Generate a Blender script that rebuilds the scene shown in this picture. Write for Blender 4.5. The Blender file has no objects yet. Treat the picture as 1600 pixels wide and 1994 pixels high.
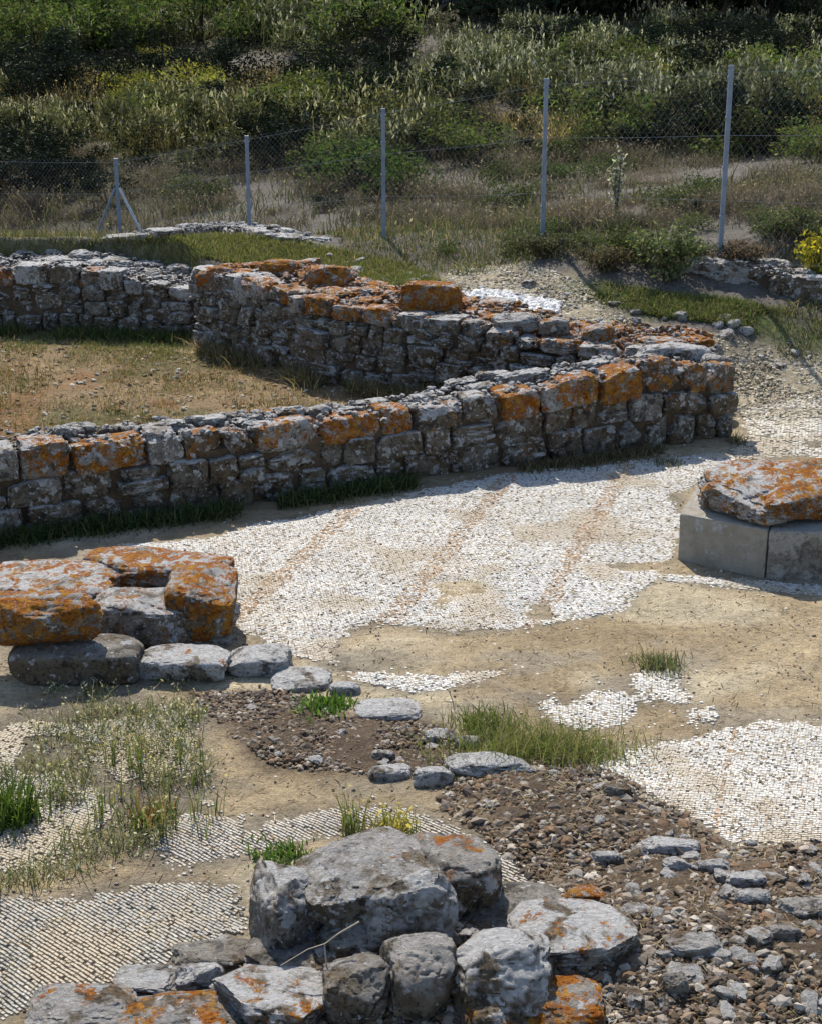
import bpy, math, random
import numpy as np
from mathutils import Vector

R = math.radians
sc = bpy.context.scene
col = sc.collection

# ------------------------------------------------------------------ camera, sky, sun, exposure
EYE, PITCH, FPX, CX, CY = 3.5, R(17.7), 3000.0, 800.0, 997.0
cam_d = bpy.data.cameras.new('camera')
cam = bpy.data.objects.new('camera', cam_d); col.objects.link(cam)
cam.location = (0, 0, EYE); cam.rotation_euler = (R(90) - PITCH, 0, 0)
cam_d.sensor_fit = 'VERTICAL'; cam_d.sensor_height = 36.0; cam_d.lens = 36.0 * FPX / 1994.0
cam_d.clip_start = 0.1; cam_d.clip_end = 2000
sc.camera = cam

SUN_EL, SUN_AZ = R(47), R(-14)          # azimuth from +Y towards +X; the sun stands behind the hill, a little to the left
world = bpy.data.worlds.new('World'); sc.world = world
world.use_nodes = True
wt = world.node_tree
bgn = wt.nodes['Background']
sky = wt.nodes.new('ShaderNodeTexSky'); sky.sky_type = 'NISHITA'; sky.sun_disc = False
sky.sun_elevation = SUN_EL; sky.sun_rotation = SUN_AZ
wt.links.new(sky.outputs[0], bgn.inputs[0]); bgn.inputs[1].default_value = 0.13
sl = bpy.data.lights.new('sun', 'SUN'); sl.energy = 5.0; sl.angle = R(0.5); sl.color = (1.0, 0.93, 0.81)
so = bpy.data.objects.new('sun', sl); col.objects.link(so)
sd = Vector((math.sin(SUN_AZ) * math.cos(SUN_EL), math.cos(SUN_AZ) * math.cos(SUN_EL), math.sin(SUN_EL)))
so.rotation_euler = sd.to_track_quat('Z', 'Y').to_euler(); so.location = (0, 30, 40)
vs = sc.view_settings
vs.view_transform = 'Standard'; vs.look = 'None'; vs.gamma = 1.0; vs.use_curve_mapping = False
vs.exposure = 0.42

rng = np.random.default_rng(7)
random.seed(7)

# ------------------------------------------------------------------ noise
_LAT = np.random.default_rng(99).random((32, 32, 32)).astype(np.float32)
def vnoise(P):
    P = np.asarray(P, dtype=np.float64)
    i = np.floor(P).astype(int); f = P - i; f = f * f * (3 - 2 * f)
    a = i & 31; b = (i + 1) & 31
    x0, y0, z0 = a[..., 0], a[..., 1], a[..., 2]; x1, y1, z1 = b[..., 0], b[..., 1], b[..., 2]
    fx, fy, fz = f[..., 0], f[..., 1], f[..., 2]
    L = _LAT
    c00 = L[x0, y0, z0] * (1 - fx) + L[x1, y0, z0] * fx
    c10 = L[x0, y1, z0] * (1 - fx) + L[x1, y1, z0] * fx
    c01 = L[x0, y0, z1] * (1 - fx) + L[x1, y0, z1] * fx
    c11 = L[x0, y1, z1] * (1 - fx) + L[x1, y1, z1] * fx
    return (c00 * (1 - fy) + c10 * fy) * (1 - fz) + (c01 * (1 - fy) + c11 * fy) * fz
def fbm(P, octs=4):
    P = np.asarray(P, dtype=np.float64); s = 0; a = .5; t = 0
    for k in range(octs):
        s = s + a * vnoise(P * 2 ** k + 7.3 * k); t += a; a *= .5
    return s / t
def n2(x, y, f, octs=3, z=0.0):
    x = np.asarray(x, float); y = np.asarray(y, float)
    return fbm(np.stack([x * f, y * f, np.full_like(x, z)], -1), octs)
def sst(a, b, x):
    t = np.clip((x - a) / (b - a), 0, 1); return t * t * (3 - 2 * t)

# ------------------------------------------------------------------ pixel of the photograph -> point on the land
cp, sp = math.cos(PITCH), math.sin(PITCH)
def ray(px, py):
    u = (px - CX) / FPX; v = (py - CY) / FPX
    return np.array([u, cp - v * sp, -sp - v * cp])
def WZ(px, py, z=0.0):
    d = ray(px, py); t = (z - EYE) / d[2]
    return np.array([d[0] * t, d[1] * t, z])
def zat(px, py, Y):
    d = ray(px, py); return EYE + d[2] * Y / d[1]
def xat(px, py, Y):
    d = ray(px, py); return d[0] * Y / d[1]
def in_poly(x, y, poly):
    x = np.asarray(x); y = np.asarray(y); r = np.zeros(x.shape, bool); n = len(poly)
    for i in range(n):
        x1, y1 = poly[i][0], poly[i][1]; x2, y2 = poly[i - 1][0], poly[i - 1][1]
        if y1 == y2: continue
        r ^= ((y1 > y) != (y2 > y)) & (x < (x2 - x1) * (y - y1) / (y2 - y1) + x1)
    return r
def poly_dist(x, y, poly):
    d = np.full(np.shape(x), 1e9)
    for i in range(len(poly)):
        ax, ay = poly[i - 1][0], poly[i - 1][1]; bx, by = poly[i][0], poly[i][1]
        ex, ey = bx - ax, by - ay; l2 = ex * ex + ey * ey + 1e-12
        t = np.clip(((x - ax) * ex + (y - ay) * ey) / l2, 0, 1)
        d = np.minimum(d, np.hypot(x - ax - t * ex, y - ay - t * ey))
    return d
def PW(pts, z=0.0): return [tuple(WZ(a, b, z)[:2]) for a, b in pts]
def mask(x, y, poly, soft=.15, wob=.12, f=2.5, z=0.0):
    ins = in_poly(x, y, poly); d = poly_dist(x, y, poly)
    s = np.where(ins, d, -d) + (n2(x, y, f, 3, z) - .5) * 2 * wob
    return sst(-soft, soft, s)

# ------------------------------------------------------------------ the land
YLX = np.array([-40, -5.0, -2.75, -2.45, -.25, 1.2, 2.45, 3.0, 4.5, 40])
YLY = np.array([18.6, 17.7, 17.3, 16.7, 14.7, 14.15, 13.6, 13.5, 13.2, 12.5])
def prof(uv, D):
    # three height profiles, at left, middle and right of the view, over distance
    l = np.interp(D, [0, 18.0, 19.0, 20, 22, 26, 33, 42, 52, 64, 90, 160, 400, 1200], [.8, .82, 1.0, .8, .05, .0, .55, 1.55, 3.0, 5.2, 10, 24, 70, 150])
    c = np.interp(D, [0, 15.2, 17, 19, 20, 22, 26, 33, 42, 52, 64, 90, 160, 400, 1200], [.5, .5, .7, .88, .85, .75, .75, 1.25, 2.1, 3.4, 5.6, 10.5, 24, 70, 150])
    r = np.interp(D, [0, 13.2, 15, 16.5, 17.5, 20, 26, 33, 42, 52, 64, 90, 160, 400, 1200], [.02, .05, .36, .78, 1.25, 1.4, 1.5, 1.75, 2.4, 3.7, 5.8, 10.8, 24, 70, 150])
    a = np.clip(-uv / .26, 0, 1); b = np.clip(uv / .26, 0, 1)
    return l * a + r * b + c * (1 - a - b)
_HEAP = WZ(1060, 1570)[:2]; _HEAP2 = WZ(800, 1880)[:2]; _HEAP3 = WZ(1480, 1850)[:2]; _HEAP4 = WZ(600, 1430)[:2]
def gauss(x, y, c, s1, s2): return np.exp(-((x - c[0]) / s1) ** 2 - ((y - c[1]) / s2) ** 2)
def gz(x, y):
    x = np.asarray(x, float); y = np.asarray(y, float)
    yl = np.interp(x, YLX, YLY)
    w = np.interp(x, [1.6, 2.6, 3.4], [.25, .3, 2.2]); st = np.interp(x, [-2.7, -2.4, 1.6, 2.6, 3.4], [1.3, 1.2, 1.0, .7, .25])
    s = sst(st, st + w, y - yl)
    D = np.maximum(y, .1)
    uv = x / np.maximum(D, 3)
    z = prof(uv, D) * s
    z = z + .07 * gauss(x, y, _HEAP, .55, .45) + .13 * gauss(x, y, _HEAP2, .62, .30) + .10 * gauss(x, y, _HEAP3, .8, .5) + .03 * gauss(x, y, _HEAP4, .6, .35)
    far = sst(21, 32, y)
    z = z + far * ((n2(x, y, .13, 3) - .5) * 1.3)
    z = z + s * (n2(x, y, .9, 3) - .5) * .12
    return z
def g1(x, y): return float(gz(np.array([x]), np.array([y]))[0])
_T = np.concatenate([np.linspace(3.5, 24, 1600), np.linspace(24, 140, 1600)])
def WG(px, py):
    d = ray(px, py); h = d / d[1]
    X = h[0] * _T; Z = EYE + h[2] * _T
    b = np.nonzero(Z - gz(X, _T) < 0)[0]
    k = b[0] if len(b) else len(_T) - 1
    return np.array([X[k], _T[k], g1(X[k], _T[k])])

# ------------------------------------------------------------------ object helpers
def link(o, parent=None):
    col.objects.link(o)
    if parent is not None: o.parent = parent
    return o
def tag(o, label=None, cat=None, group=None, kind=None):
    if label: o['label'] = label
    if cat: o['category'] = cat
    if group: o['group'] = group
    if kind: o['kind'] = kind
    return o
def empty(name, loc, rz=0):
    o = bpy.data.objects.new(name, None); o.empty_display_size = .2
    o.location = loc; o.rotation_euler = (0, 0, rz); return link(o)
def mesh_q(name, V, Q, mats, mi=None, tint=None, smooth=False):
    me = bpy.data.meshes.new(name)
    V = np.asarray(V, np.float32); Q = np.asarray(Q, np.int32); nf, k = Q.shape
    me.vertices.add(len(V)); me.vertices.foreach_set('co', V.ravel())
    me.loops.add(nf * k); me.loops.foreach_set('vertex_index', Q.ravel())
    me.polygons.add(nf)
    me.polygons.foreach_set('loop_start', np.arange(0, nf * k, k, dtype=np.int32))
    me.polygons.foreach_set('loop_total', np.full(nf, k, np.int32))
    if mi is not None: me.polygons.foreach_set('material_index', np.asarray(mi, np.int32))
    me.polygons.foreach_set('use_smooth', np.full(nf, bool(smooth)))
    if tint is not None:
        t = np.ones((len(V), 4), np.float32); t[:, :3] = tint
        at = me.attributes.new('tint', 'FLOAT_COLOR', 'POINT'); at.data.foreach_set('color', t.ravel())
    for m in (mats if isinstance(mats, (list, tuple)) else [mats]): me.materials.append(m)
    me.update(calc_edges=True)
    return me
def obj(name, me, parent=None, loc=None):
    o = bpy.data.objects.new(name, me)
    if loc is not None: o.location = loc
    return link(o, parent)

# ------------------------------------------------------------------ materials
class NT:
    def __init__(s, name):
        s.m = bpy.data.materials.new(name); s.m.use_nodes = True; s.t = s.m.node_tree
        s.t.nodes.clear(); s.out = s.n('ShaderNodeOutputMaterial')
    def n(s, typ, **kw):
        nd = s.t.nodes.new(typ)
        for k, v in kw.items(): setattr(nd, k, v)
        return nd
    def put(s, sock, v):
        if hasattr(v, 'is_linked') or isinstance(v, bpy.types.NodeSocket): s.t.links.new(v, sock)
        elif v is not None:
            if isinstance(v, (tuple, list)) and len(v) == 3 and sock.type == 'RGBA': v = (*v, 1)
            sock.default_value = v
    def math(s, op, a, b=None, c=None, clamp=False):
        nd = s.n('ShaderNodeMath', operation=op, use_clamp=clamp)
        s.put(nd.inputs[0], a)
        if b is not None: s.put(nd.inputs[1], b)
        if c is not None: s.put(nd.inputs[2], c)
        return nd.outputs[0]
    def noise(s, vec, scale, detail=4, rough=.6, dist=0):
        nd = s.n('ShaderNodeTexNoise'); s.put(nd.inputs['Vector'], vec)
        nd.inputs['Scale'].default_value = scale; nd.inputs['Detail'].default_value = detail
        nd.inputs['Roughness'].default_value = rough; nd.inputs['Distortion'].default_value = dist
        return nd.outputs['Fac']
    def vor(s, vec, scale, out='Distance', feature='F1'):
        nd = s.n('ShaderNodeTexVoronoi', feature=feature); s.put(nd.inputs['Vector'], vec); nd.inputs['Scale'].default_value = scale
        return nd.outputs[out]
    def mr(s, v, a, b, c=0., d=1., smooth=True):
        nd = s.n('ShaderNodeMapRange'); nd.interpolation_type = 'SMOOTHSTEP' if smooth else 'LINEAR'; nd.clamp = True
        s.put(nd.inputs[0], v)
        for i, q in enumerate((a, b, c, d)): s.put(nd.inputs[i + 1], q)
        return nd.outputs[0]
    def mix(s, f, a, b, blend='MIX'):
        nd = s.n('ShaderNodeMix', data_type='RGBA', blend_type=blend)
        s.put(nd.inputs[0], f); s.put(nd.inputs[6], a); s.put(nd.inputs[7], b)
        return nd.outputs[2]
    def sep(s, v):
        nd = s.n('ShaderNodeSeparateXYZ'); s.put(nd.inputs[0], v); return nd.outputs
    def bump(s, h, dist, strength=1.0, nrm=None):
        nd = s.n('ShaderNodeBump'); nd.inputs['Strength'].default_value = strength; nd.inputs['Distance'].default_value = dist
        s.put(nd.inputs['Height'], h)
        if nrm is not None: s.put(nd.inputs['Normal'], nrm)
        return nd.outputs[0]
    def principled(s, colr, rough=.9, nrm=None, metal=0., spec=.25):
        nd = s.n('ShaderNodeBsdfPrincipled'); s.put(nd.inputs['Base Color'], colr); s.put(nd.inputs['Roughness'], rough)
        nd.inputs['Metallic'].default_value = metal; nd.inputs['Specular IOR Level'].default_value = spec
        if nrm is not None: s.put(nd.inputs['Normal'], nrm)
        s.t.links.new(nd.outputs[0], s.out.inputs[0]); return nd

def mat_stone():
    # object colour: red = how much orange lichen, green = how much white lichen, blue = how pale the stone is
    s = NT('lichened_limestone'); geo = s.n('ShaderNodeNewGeometry'); P = geo.outputs['Position']
    oi = s.n('ShaderNodeObjectInfo'); oc = s.sep(oi.outputs['Color'])
    nz = s.sep(geo.outputs['Normal'])[2]
    a = s.noise(P, 6.5, 9, .72); b = s.noise(P, 33, 7, .75); c = s.noise(P, 1.7, 3)
    clean = s.mr(oc[2], 1.2, 1.8, 1, .12)
    base = s.mix(s.mr(a, .36, .64), (.19, .163, .13), (.48, .44, .38))
    base = s.mix(s.mr(c, .42, .66, 0, .8), base, (.27, .205, .13))
    pale = s.mix(s.mr(b, .34, .60), (.62, .605, .595), (.90, .89, .885))
    base = s.mix(s.math('MULTIPLY', s.math('MULTIPLY', oc[2], 1.0, clamp=True), s.mr(s.noise(P, 8, 7, .74), .27, .46)), base, pale)
    brown = s.mix(s.mr(b, .35, .65), (.11, .076, .045), (.36, .255, .145))
    base = s.mix(s.math('MULTIPLY', s.math('MULTIPLY', oc[2], -1.0, clamp=True), .85), base, brown)
    base = s.mix(s.math('MULTIPLY', s.math('SUBTRACT', s.mr(oi.outputs['Random'], 0, 1), .4, clamp=True), .5), base, (.23, .17, .105))
    base = s.mix(s.mr(oc[2], 1.2, 1.7, 0, .85), base, s.mix(s.mr(a, .35, .65), (.60, .53, .41), (.76, .70, .59)))
    base = s.mix(s.math('MULTIPLY', s.math('MULTIPLY', s.mr(s.noise(P, 4.6, 8, .63, .4), .50, .57), .85), clean), base, s.mix(s.mr(b, .4, .6), (.12, .082, .048), (.31, .225, .135)))
    # black crust
    cr = s.math('MULTIPLY', s.mr(s.noise(P, 8.5, 9, .68, .5), .545, .60), clean)
    base = s.mix(s.math('MULTIPLY', cr, .75), base, (.05, .047, .045))
    pits = s.mr(s.noise(P, 50, 5, .7), .55, .64)
    base = s.mix(s.math('MULTIPLY', s.math('MULTIPLY', pits, .75), clean), base, (.035, .03, .025))
    # bleached lichen crust on upward faces, strengthened to paint in sunlit tops
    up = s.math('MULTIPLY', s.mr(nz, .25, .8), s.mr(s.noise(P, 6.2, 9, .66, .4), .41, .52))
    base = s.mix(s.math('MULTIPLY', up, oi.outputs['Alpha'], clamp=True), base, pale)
    # white lichen rosettes of uneven size
    wn = s.n('ShaderNodeTexNoise'); s.put(wn.inputs['Vector'], P); wn.inputs['Scale'].default_value = 26; wn.inputs['Detail'].default_value = 6
    wv = s.n('ShaderNodeVectorMath', operation='MULTIPLY_ADD'); s.put(wv.inputs[0], wn.outputs['Color'])
    wv.inputs[1].default_value = (.12, .12, .12); s.put(wv.inputs[2], P)
    for sc_, big in ((10, .40), (21, .38)):
        vd = s.vor(wv.outputs[0], sc_); vc = s.sep(s.vor(wv.outputs[0], sc_, 'Color'))
        rad = s.math('MULTIPLY_ADD', vc[1], .26, big - .24)
        wl = s.math('MULTIPLY', s.mr(s.math('SUBTRACT', vd, rad), -.04, .02, 1, 0), s.mr(s.math('MULTIPLY_ADD', oc[1], .75, vc[0]), .86, .92))
        base = s.mix(s.math('MULTIPLY', s.math('MULTIPLY', wl, .95), s.mr(b, .3, .42, .3, 1)), base, s.mix(s.mr(b, .35, .6), (.55, .55, .56), (.86, .86, .87)))
    # orange lichen in broken crusts, thicker on what faces up
    f1 = s.noise(P, 7.5, 12, .78, .5)
    thr = s.math('SUBTRACT', s.math('SUBTRACT', .785, s.math('MULTIPLY', oc[0], .37)), s.math('MULTIPLY', nz, .04))
    ol = s.mr(s.math('SUBTRACT', f1, thr), -.012, .03)
    ocol = s.mix(s.mr(s.noise(P, 40, 7, .8), .40, .60), (.24, .065, .008), (.72, .29, .03))
    ocol = s.mix(s.mr(s.noise(P, 4.3, 5, .7), .42, .6, 0, .7), ocol, (.50, .135, .015))
    ocol = s.mix(s.mr(s.noise(P, 13, 8, .78), .50, .60, 0, .75), ocol, (.72, .40, .085))
    ocol = s.mix(s.mr(s.vor(wv.outputs[0], 17), .10, .17, .8, 0), ocol, (.42, .40, .37))
    ros = s.math('MAXIMUM', s.mr(s.vor(wv.outputs[0], 14), .42, .50, 1, 0), s.mr(s.noise(P, 9, 6, .7), .45, .52))
    ol = s.math('MULTIPLY', s.math('MULTIPLY', ol, ros), s.mr(s.noise(P, 26, 9, .82), .38, .46, .0, 1))
    base = s.mix(ol, base, ocol)
    h = s.math('ADD', s.math('MULTIPLY', s.noise(P, 15, 12, .78), 1.3), s.math('MULTIPLY', s.noise(P, 60, 6, .8), .6))
    h = s.math('SUBTRACT', h, s.math('MULTIPLY', s.math('MULTIPLY', pits, .5), clean))
    s.principled(base, .95, s.bump(h, .055, 1.0), spec=.15); return s.m

def mat_ground():
    s = NT('ground_earth'); geo = s.n('ShaderNodeNewGeometry'); P = geo.outputs['Position']
    at = s.n('ShaderNodeAttribute', attribute_name='tint').outputs['Color']
    a = s.noise(P, 2.2, 8, .7); b = s.noise(P, 18, 8, .75); c = s.noise(P, 70, 4, .7)
    k = s.math('ADD', s.math('ADD', s.mr(a, .25, .75, .55, 1.3, False), s.mr(b, .25, .75, -.5, .5, False)), s.mr(c, .3, .7, -.26, .26, False))
    colr = s.mix(1.0, at, (1, 1, 1), 'MULTIPLY')
    cm = s.n('ShaderNodeVectorMath', operation='SCALE'); s.put(cm.inputs[0], colr); s.put(cm.inputs['Scale'], k)
    colr = s.mix(s.mr(s.noise(P, 9, 10, .8), .52, .66, 0, .5), cm.outputs[0], (.15, .11, .07))
    peb = s.mr(s.vor(P, 55), .16, .28, 1, 0)
    pebc = s.mr(s.sep(s.vor(P, 55, 'Color'))[0], .72, .78)
    colr = s.mix(s.math('MULTIPLY', peb, pebc), colr, (.4, .36, .3))
    h = s.math('ADD', s.math('MULTIPLY', b, .8), s.math('MULTIPLY', s.noise(P, 95, 5, .7), .35))
    h = s.math('ADD', h, s.math('MULTIPLY', s.math('MULTIPLY', peb, pebc), .4))
    s.principled(colr, .97, s.bump(h, .045, 1.0), spec=.12); return s.m

def mat_tint(name, rough=.9, noise_sc=40, amt=.3, bump=0.0):
    s = NT(name); geo = s.n('ShaderNodeNewGeometry'); P = geo.outputs['Position']
    at = s.n('ShaderNodeAttribute', attribute_name='tint').outputs['Color']
    k = s.mr(s.noise(P, noise_sc, 5, .7), .3, .7, 1 - amt, 1 + amt, False)
    cm = s.n('ShaderNodeVectorMath', operation='SCALE'); s.put(cm.inputs[0], at); s.put(cm.inputs['Scale'], k)
    s.principled(cm.outputs[0], rough, s.bump(s.noise(P, noise_sc * 2.5, 5, .7), .008, bump) if bump else None, spec=.2); return s.m

def mat_leaf(name='leaf_and_blade', trans=.38):
    s = NT(name)
    at = s.n('ShaderNodeAttribute', attribute_name='tint').outputs['Color']
    oi = s.n('ShaderNodeObjectInfo')
    c = s.mix(1.0, at, oi.outputs['Color'], 'MULTIPLY')
    d = s.n('ShaderNodeBsdfDiffuse'); t = s.n('ShaderNodeBsdfTranslucent'); g = s.n('ShaderNodeBsdfGlossy')
    s.put(d.inputs[0], c); s.put(t.inputs[0], s.mix(1.0, c, (1.05, 1.1, .75), 'MULTIPLY'))
    g.inputs['Roughness'].default_value = .5; s.put(g.inputs[0], (.5, .5, .5))
    m = s.n('ShaderNodeMixShader'); m.inputs[0].default_value = trans
    s.t.links.new(d.outputs[0], m.inputs[1]); s.t.links.new(t.outputs[0], m.inputs[2])
    m2 = s.n('ShaderNodeMixShader'); m2.inputs[0].default_value = .015
    s.t.links.new(m.outputs[0], m2.inputs[1]); s.t.links.new(g.outputs[0], m2.inputs[2])
    s.t.links.new(m2.outputs[0], s.out.inputs[0]); return s.m

def mat_plain(name, c, rough=.8, metal=0., nsc=30, amt=.25):
    s = NT(name); P = s.n('ShaderNodeNewGeometry').outputs['Position']
    k = s.mr(s.noise(P, nsc, 5, .7), .3, .7, 1 - amt, 1 + amt, False)
    cm = s.n('ShaderNodeVectorMath', operation='SCALE'); cm.inputs[0].default_value = c; s.put(cm.inputs['Scale'], k)
    s.principled(cm.outputs[0], rough, s.bump(s.noise(P, nsc * 3, 4, .7), .01, .4), metal); return s.m

M_STONE = mat_stone(); M_GROUND = mat_ground(); M_LEAF = mat_leaf(); M_DARK_LEAF = mat_leaf('shade_dark_leaf', .08)
M_TESS = mat_tint('marble_tesserae', .75, 120, .12, .3)
M_PEB = mat_tint('gravel_stone', .95, 60, .3, .6)
M_CORE = mat_plain('earth_mortar', (.085, .062, .042), .98, 0, 22, .4)
M_STEEL = mat_plain('galvanised_steel', (.20, .25, .33), .55, .35, 12, .2)
M_PALE_STEEL = mat_plain('bright_galvanised_steel', (.5, .54, .6), .5, .3, 12, .2)
M_WIRE = mat_plain('fence_wire', (.3, .32, .34), .6, .3)
M_WOOD = mat_plain('woody_stem', (.16, .11, .07), .9)
M_DRYSTEM = mat_plain('dry_stalk', (.36, .31, .24), .9)

# ------------------------------------------------------------------ zones of the court, as polygons on the land
Z_MOSAIC = [
    [(250, 1082), (240, 1062), (395, 1048), (560, 1012), (760, 965), (900, 938), (1000, 922), (1180, 905), (1400, 880), (1480, 905), (1400, 920), (1330, 958), (1330, 1090), (1250, 1150), (1190, 1192), (1000, 1228), (880, 1238), (740, 1216), (660, 1250), (700, 1300), (860, 1318), (985, 1306), (880, 1345), (800, 1352), (700, 1332), (610, 1292), (540, 1262), (450, 1215), (440, 1120)],
    [(985, 1345), (1060, 1352), (1100, 1372), (1160, 1342), (1225, 1346), (1230, 1312), (1310, 1300), (1352, 1372), (1250, 1372), (1215, 1412), (1130, 1424), (1080, 1398)],
    [(1335, 1380), (1390, 1378), (1392, 1404), (1345, 1408)],
    [(1120, 1520), (1250, 1455), (1395, 1425), (1480, 1408), (1700, 1425), (1720, 1640), (1560, 1640), (1430, 1664), (1340, 1610), (1230, 1575), (1160, 1548)],
    [(-60, 1770), (120, 1745), (330, 1715), (480, 1718), (500, 1830), (340, 1885), (150, 1960), (-60, 1985)],
    [(250, 1620), (430, 1590), (620, 1575), (800, 1570), (860, 1600), (980, 1660), (1080, 1750), (960, 1745), (870, 1650), (620, 1640), (420, 1690), (330, 1690)],
    [(-60, 1430), (60, 1375), (260, 1352), (400, 1378), (395, 1500), (410, 1590), (240, 1650), (60, 1700), (-60, 1700)],
    [(1285, 1112), (1330, 1118), (1620, 1140), (1620, 1162), (1420, 1148), (1290, 1130)],
    [(1440, 800), (1640, 775), (1680, 905), (1560, 890), (1440, 905), (1400, 890), (1450, 850)],
]
ZW = [PW(p) for p in Z_MOSAIC]
HOLES = [PW(p) for p in ([(810, 1130), (930, 1122), (960, 1155), (850, 1170)], [(985, 1190), (1060, 1170), (1080, 1195), (1000, 1205)],
                         [(860, 1080), (900, 1085), (880, 1110), (845, 1100)], [(1190, 1105), (1300, 1090), (1300, 1115), (1215, 1125)])]
def hole_mask(x, y):
    h = np.zeros(np.shape(x))
    for p in HOLES: h = np.maximum(h, mask(x, y, p, .16, .12, 5.0, 3.0))
    return h
def far_poly(pts): return [tuple(WG(a, b)[:2]) for a, b in pts]
Z_SOIL = PW([(370, 1350), (560, 1345), (680, 1400), (860, 1420), (900, 1470), (860, 1540), (700, 1510), (540, 1500), (440, 1430)])
Z_HEAP = PW([(860, 1540), (960, 1500), (1080, 1480), (1200, 1520), (1340, 1600), (1420, 1660), (1700, 1640), (1800, 2100), (500, 2100), (480, 1880), (640, 1840), (900, 1760), (1060, 1750), (940, 1640), (860, 1590)])
Z_ROOM = [(-9, 17.6), (-4.8, 17.6), (-2.4, 16.7), (-.25, 14.7), (2.4, 13.5), (.9, 12.9), (-1, 12.0), (-3.2, 10.9), (-9, 8.5)]
Z_GRAVEL = far_poly([(860, 560), (880, 522), (1000, 515), (1120, 545), (1180, 590), (1250, 640), (1640, 690), (1640, 800), (1450, 820), (1400, 700), (1150, 640), (960, 620)])
Z_WHITE = far_poly([(890, 572), (960, 566), (1090, 590), (1085, 612), (930, 612)])
Z_GREEN = far_poly([(1100, 555), (1180, 552), (1300, 575), (1420, 585), (1640, 640), (1640, 700), (1480, 655), (1300, 622), (1160, 590)])
Z_TERR = far_poly([(-80, 520), (0, 478), (220, 470), (420, 462), (620, 480), (800, 520), (880, 570), (700, 560), (480, 520), (240, 515)])

# ------------------------------------------------------------------ ground sheet
def build_ground():
    xs = np.concatenate([-np.geomspace(600, 6.4, 46), np.arange(-6.3, 6.31, .055), np.geomspace(6.4, 600, 46)])
    ys = np.concatenate([np.linspace(-60, 3.4, 14), np.arange(3.5, 20.5, .05), np.geomspace(20.6, 1100, 130)])
    X, Y = np.meshgrid(xs, ys); x = X.ravel(); y = Y.ravel()
    z = gz(x, y)
    mm = np.zeros_like(x)
    near = (np.abs(x) < 7) & (y > 3) & (y < 15)
    for p in ZW: mm[near] = np.maximum(mm[near], mask(x[near], y[near], p, .1, .05))
    rel = (n2(x, y, 3.5, 4) - .5) * .05 + (n2(x, y, 14, 3) - .5) * .022
    heap = np.zeros_like(x); heap[near] = np.maximum(mask(x[near], y[near], Z_HEAP, .15, .1), mask(x[near], y[near], Z_SOIL, .12, .1))
    court = 1 - sst(.2, .8, y - np.interp(x, YLX, YLY))
    z = z - .002 * mm + rel * (1 - mm) ** 3 * (.35 + .9 * heap + .8 * (1 - court))
    # colours that belong to the soils themselves
    sand = np.array([.47, .37, .235]); sand2 = np.array([.37, .285, .175]); dark = np.array([.135, .10, .07]); room = np.array([.30, .215, .125])
    hill = np.array([.09, .085, .05]); hill2 = np.array([.165, .15, .135]); grav = np.array([.44, .38, .27]); white = np.array([.76, .75, .72]); green = np.array([.12, .14, .06])
    def lerp(c, t, m): return c + (np.asarray(t) - c) * m[:, None]
    C = np.tile(sand, (len(x), 1)); C = lerp(C, sand2, sst(.4, .65, n2(x, y, .9, 4))); C = lerp(C, (.60, .52, .37), sst(.52, .7, n2(x, y, 1.9, 4, 9.)) * .8); C = lerp(C, (.36, .315, .245), sst(.55, .7, n2(x, y, 2.7, 4, 5.)) * .7)
    bg = 1 - court
    C = lerp(C, hill2, bg); C = lerp(C, hill, bg * sst(.42, .62, n2(x, y, .35, 3)) * sst(18, 30, y))
    nb = (np.abs(x) < 8) & (y > 3) & (y < 22)
    for p, c, so, wo in ((Z_ROOM, room, .2, .15), (Z_GRAVEL, grav, .25, .35), (Z_WHITE, white, .12, .25), (Z_GREEN, green, .2, .3), (Z_TERR, (.2, .19, .09), .2, .2), (Z_SOIL, dark, .12, .15), (Z_HEAP, dark, .14, .15)):
        m = np.zeros_like(x); m[nb] = mask(x[nb], y[nb], p, so, wo)
        C = lerp(C, c, m)
    hm = np.zeros_like(x); hm[near] = hole_mask(x[near], y[near])
    rm = np.zeros_like(x); rm[nb] = mask(x[nb], y[nb], Z_ROOM, .2, .15)
    C = lerp(C, (.24, .125, .055), rm * sst(.50, .62, n2(x, y, 1.6, 4, 33.)) * .8); C = lerp(C, (.13, .125, .06), rm * sst(.52, .64, n2(x, y, 1.3, 4, 55.)) * .75)
    C = lerp(C, (.27, .24, .195), mm * .85 * (1 - hm))
    for k_ in (4, 5, 6):
        m = np.zeros_like(x); m[near] = mask(x[near], y[near], ZW[k_], .12, .1); C = lerp(C, (.25, .215, .165), m * .9)
    nx, ny = len(xs), len(ys); i = np.arange(nx * ny).reshape(ny, nx)
    Q = np.stack([i[:-1, :-1], i[:-1, 1:], i[1:, 1:], i[1:, :-1]], -1).reshape(-1, 4)
    tag(obj('ground', mesh_q('ground', np.stack([x, y, z], 1), Q, M_GROUND, tint=C, smooth=True)), kind='structure')
build_ground()

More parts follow.
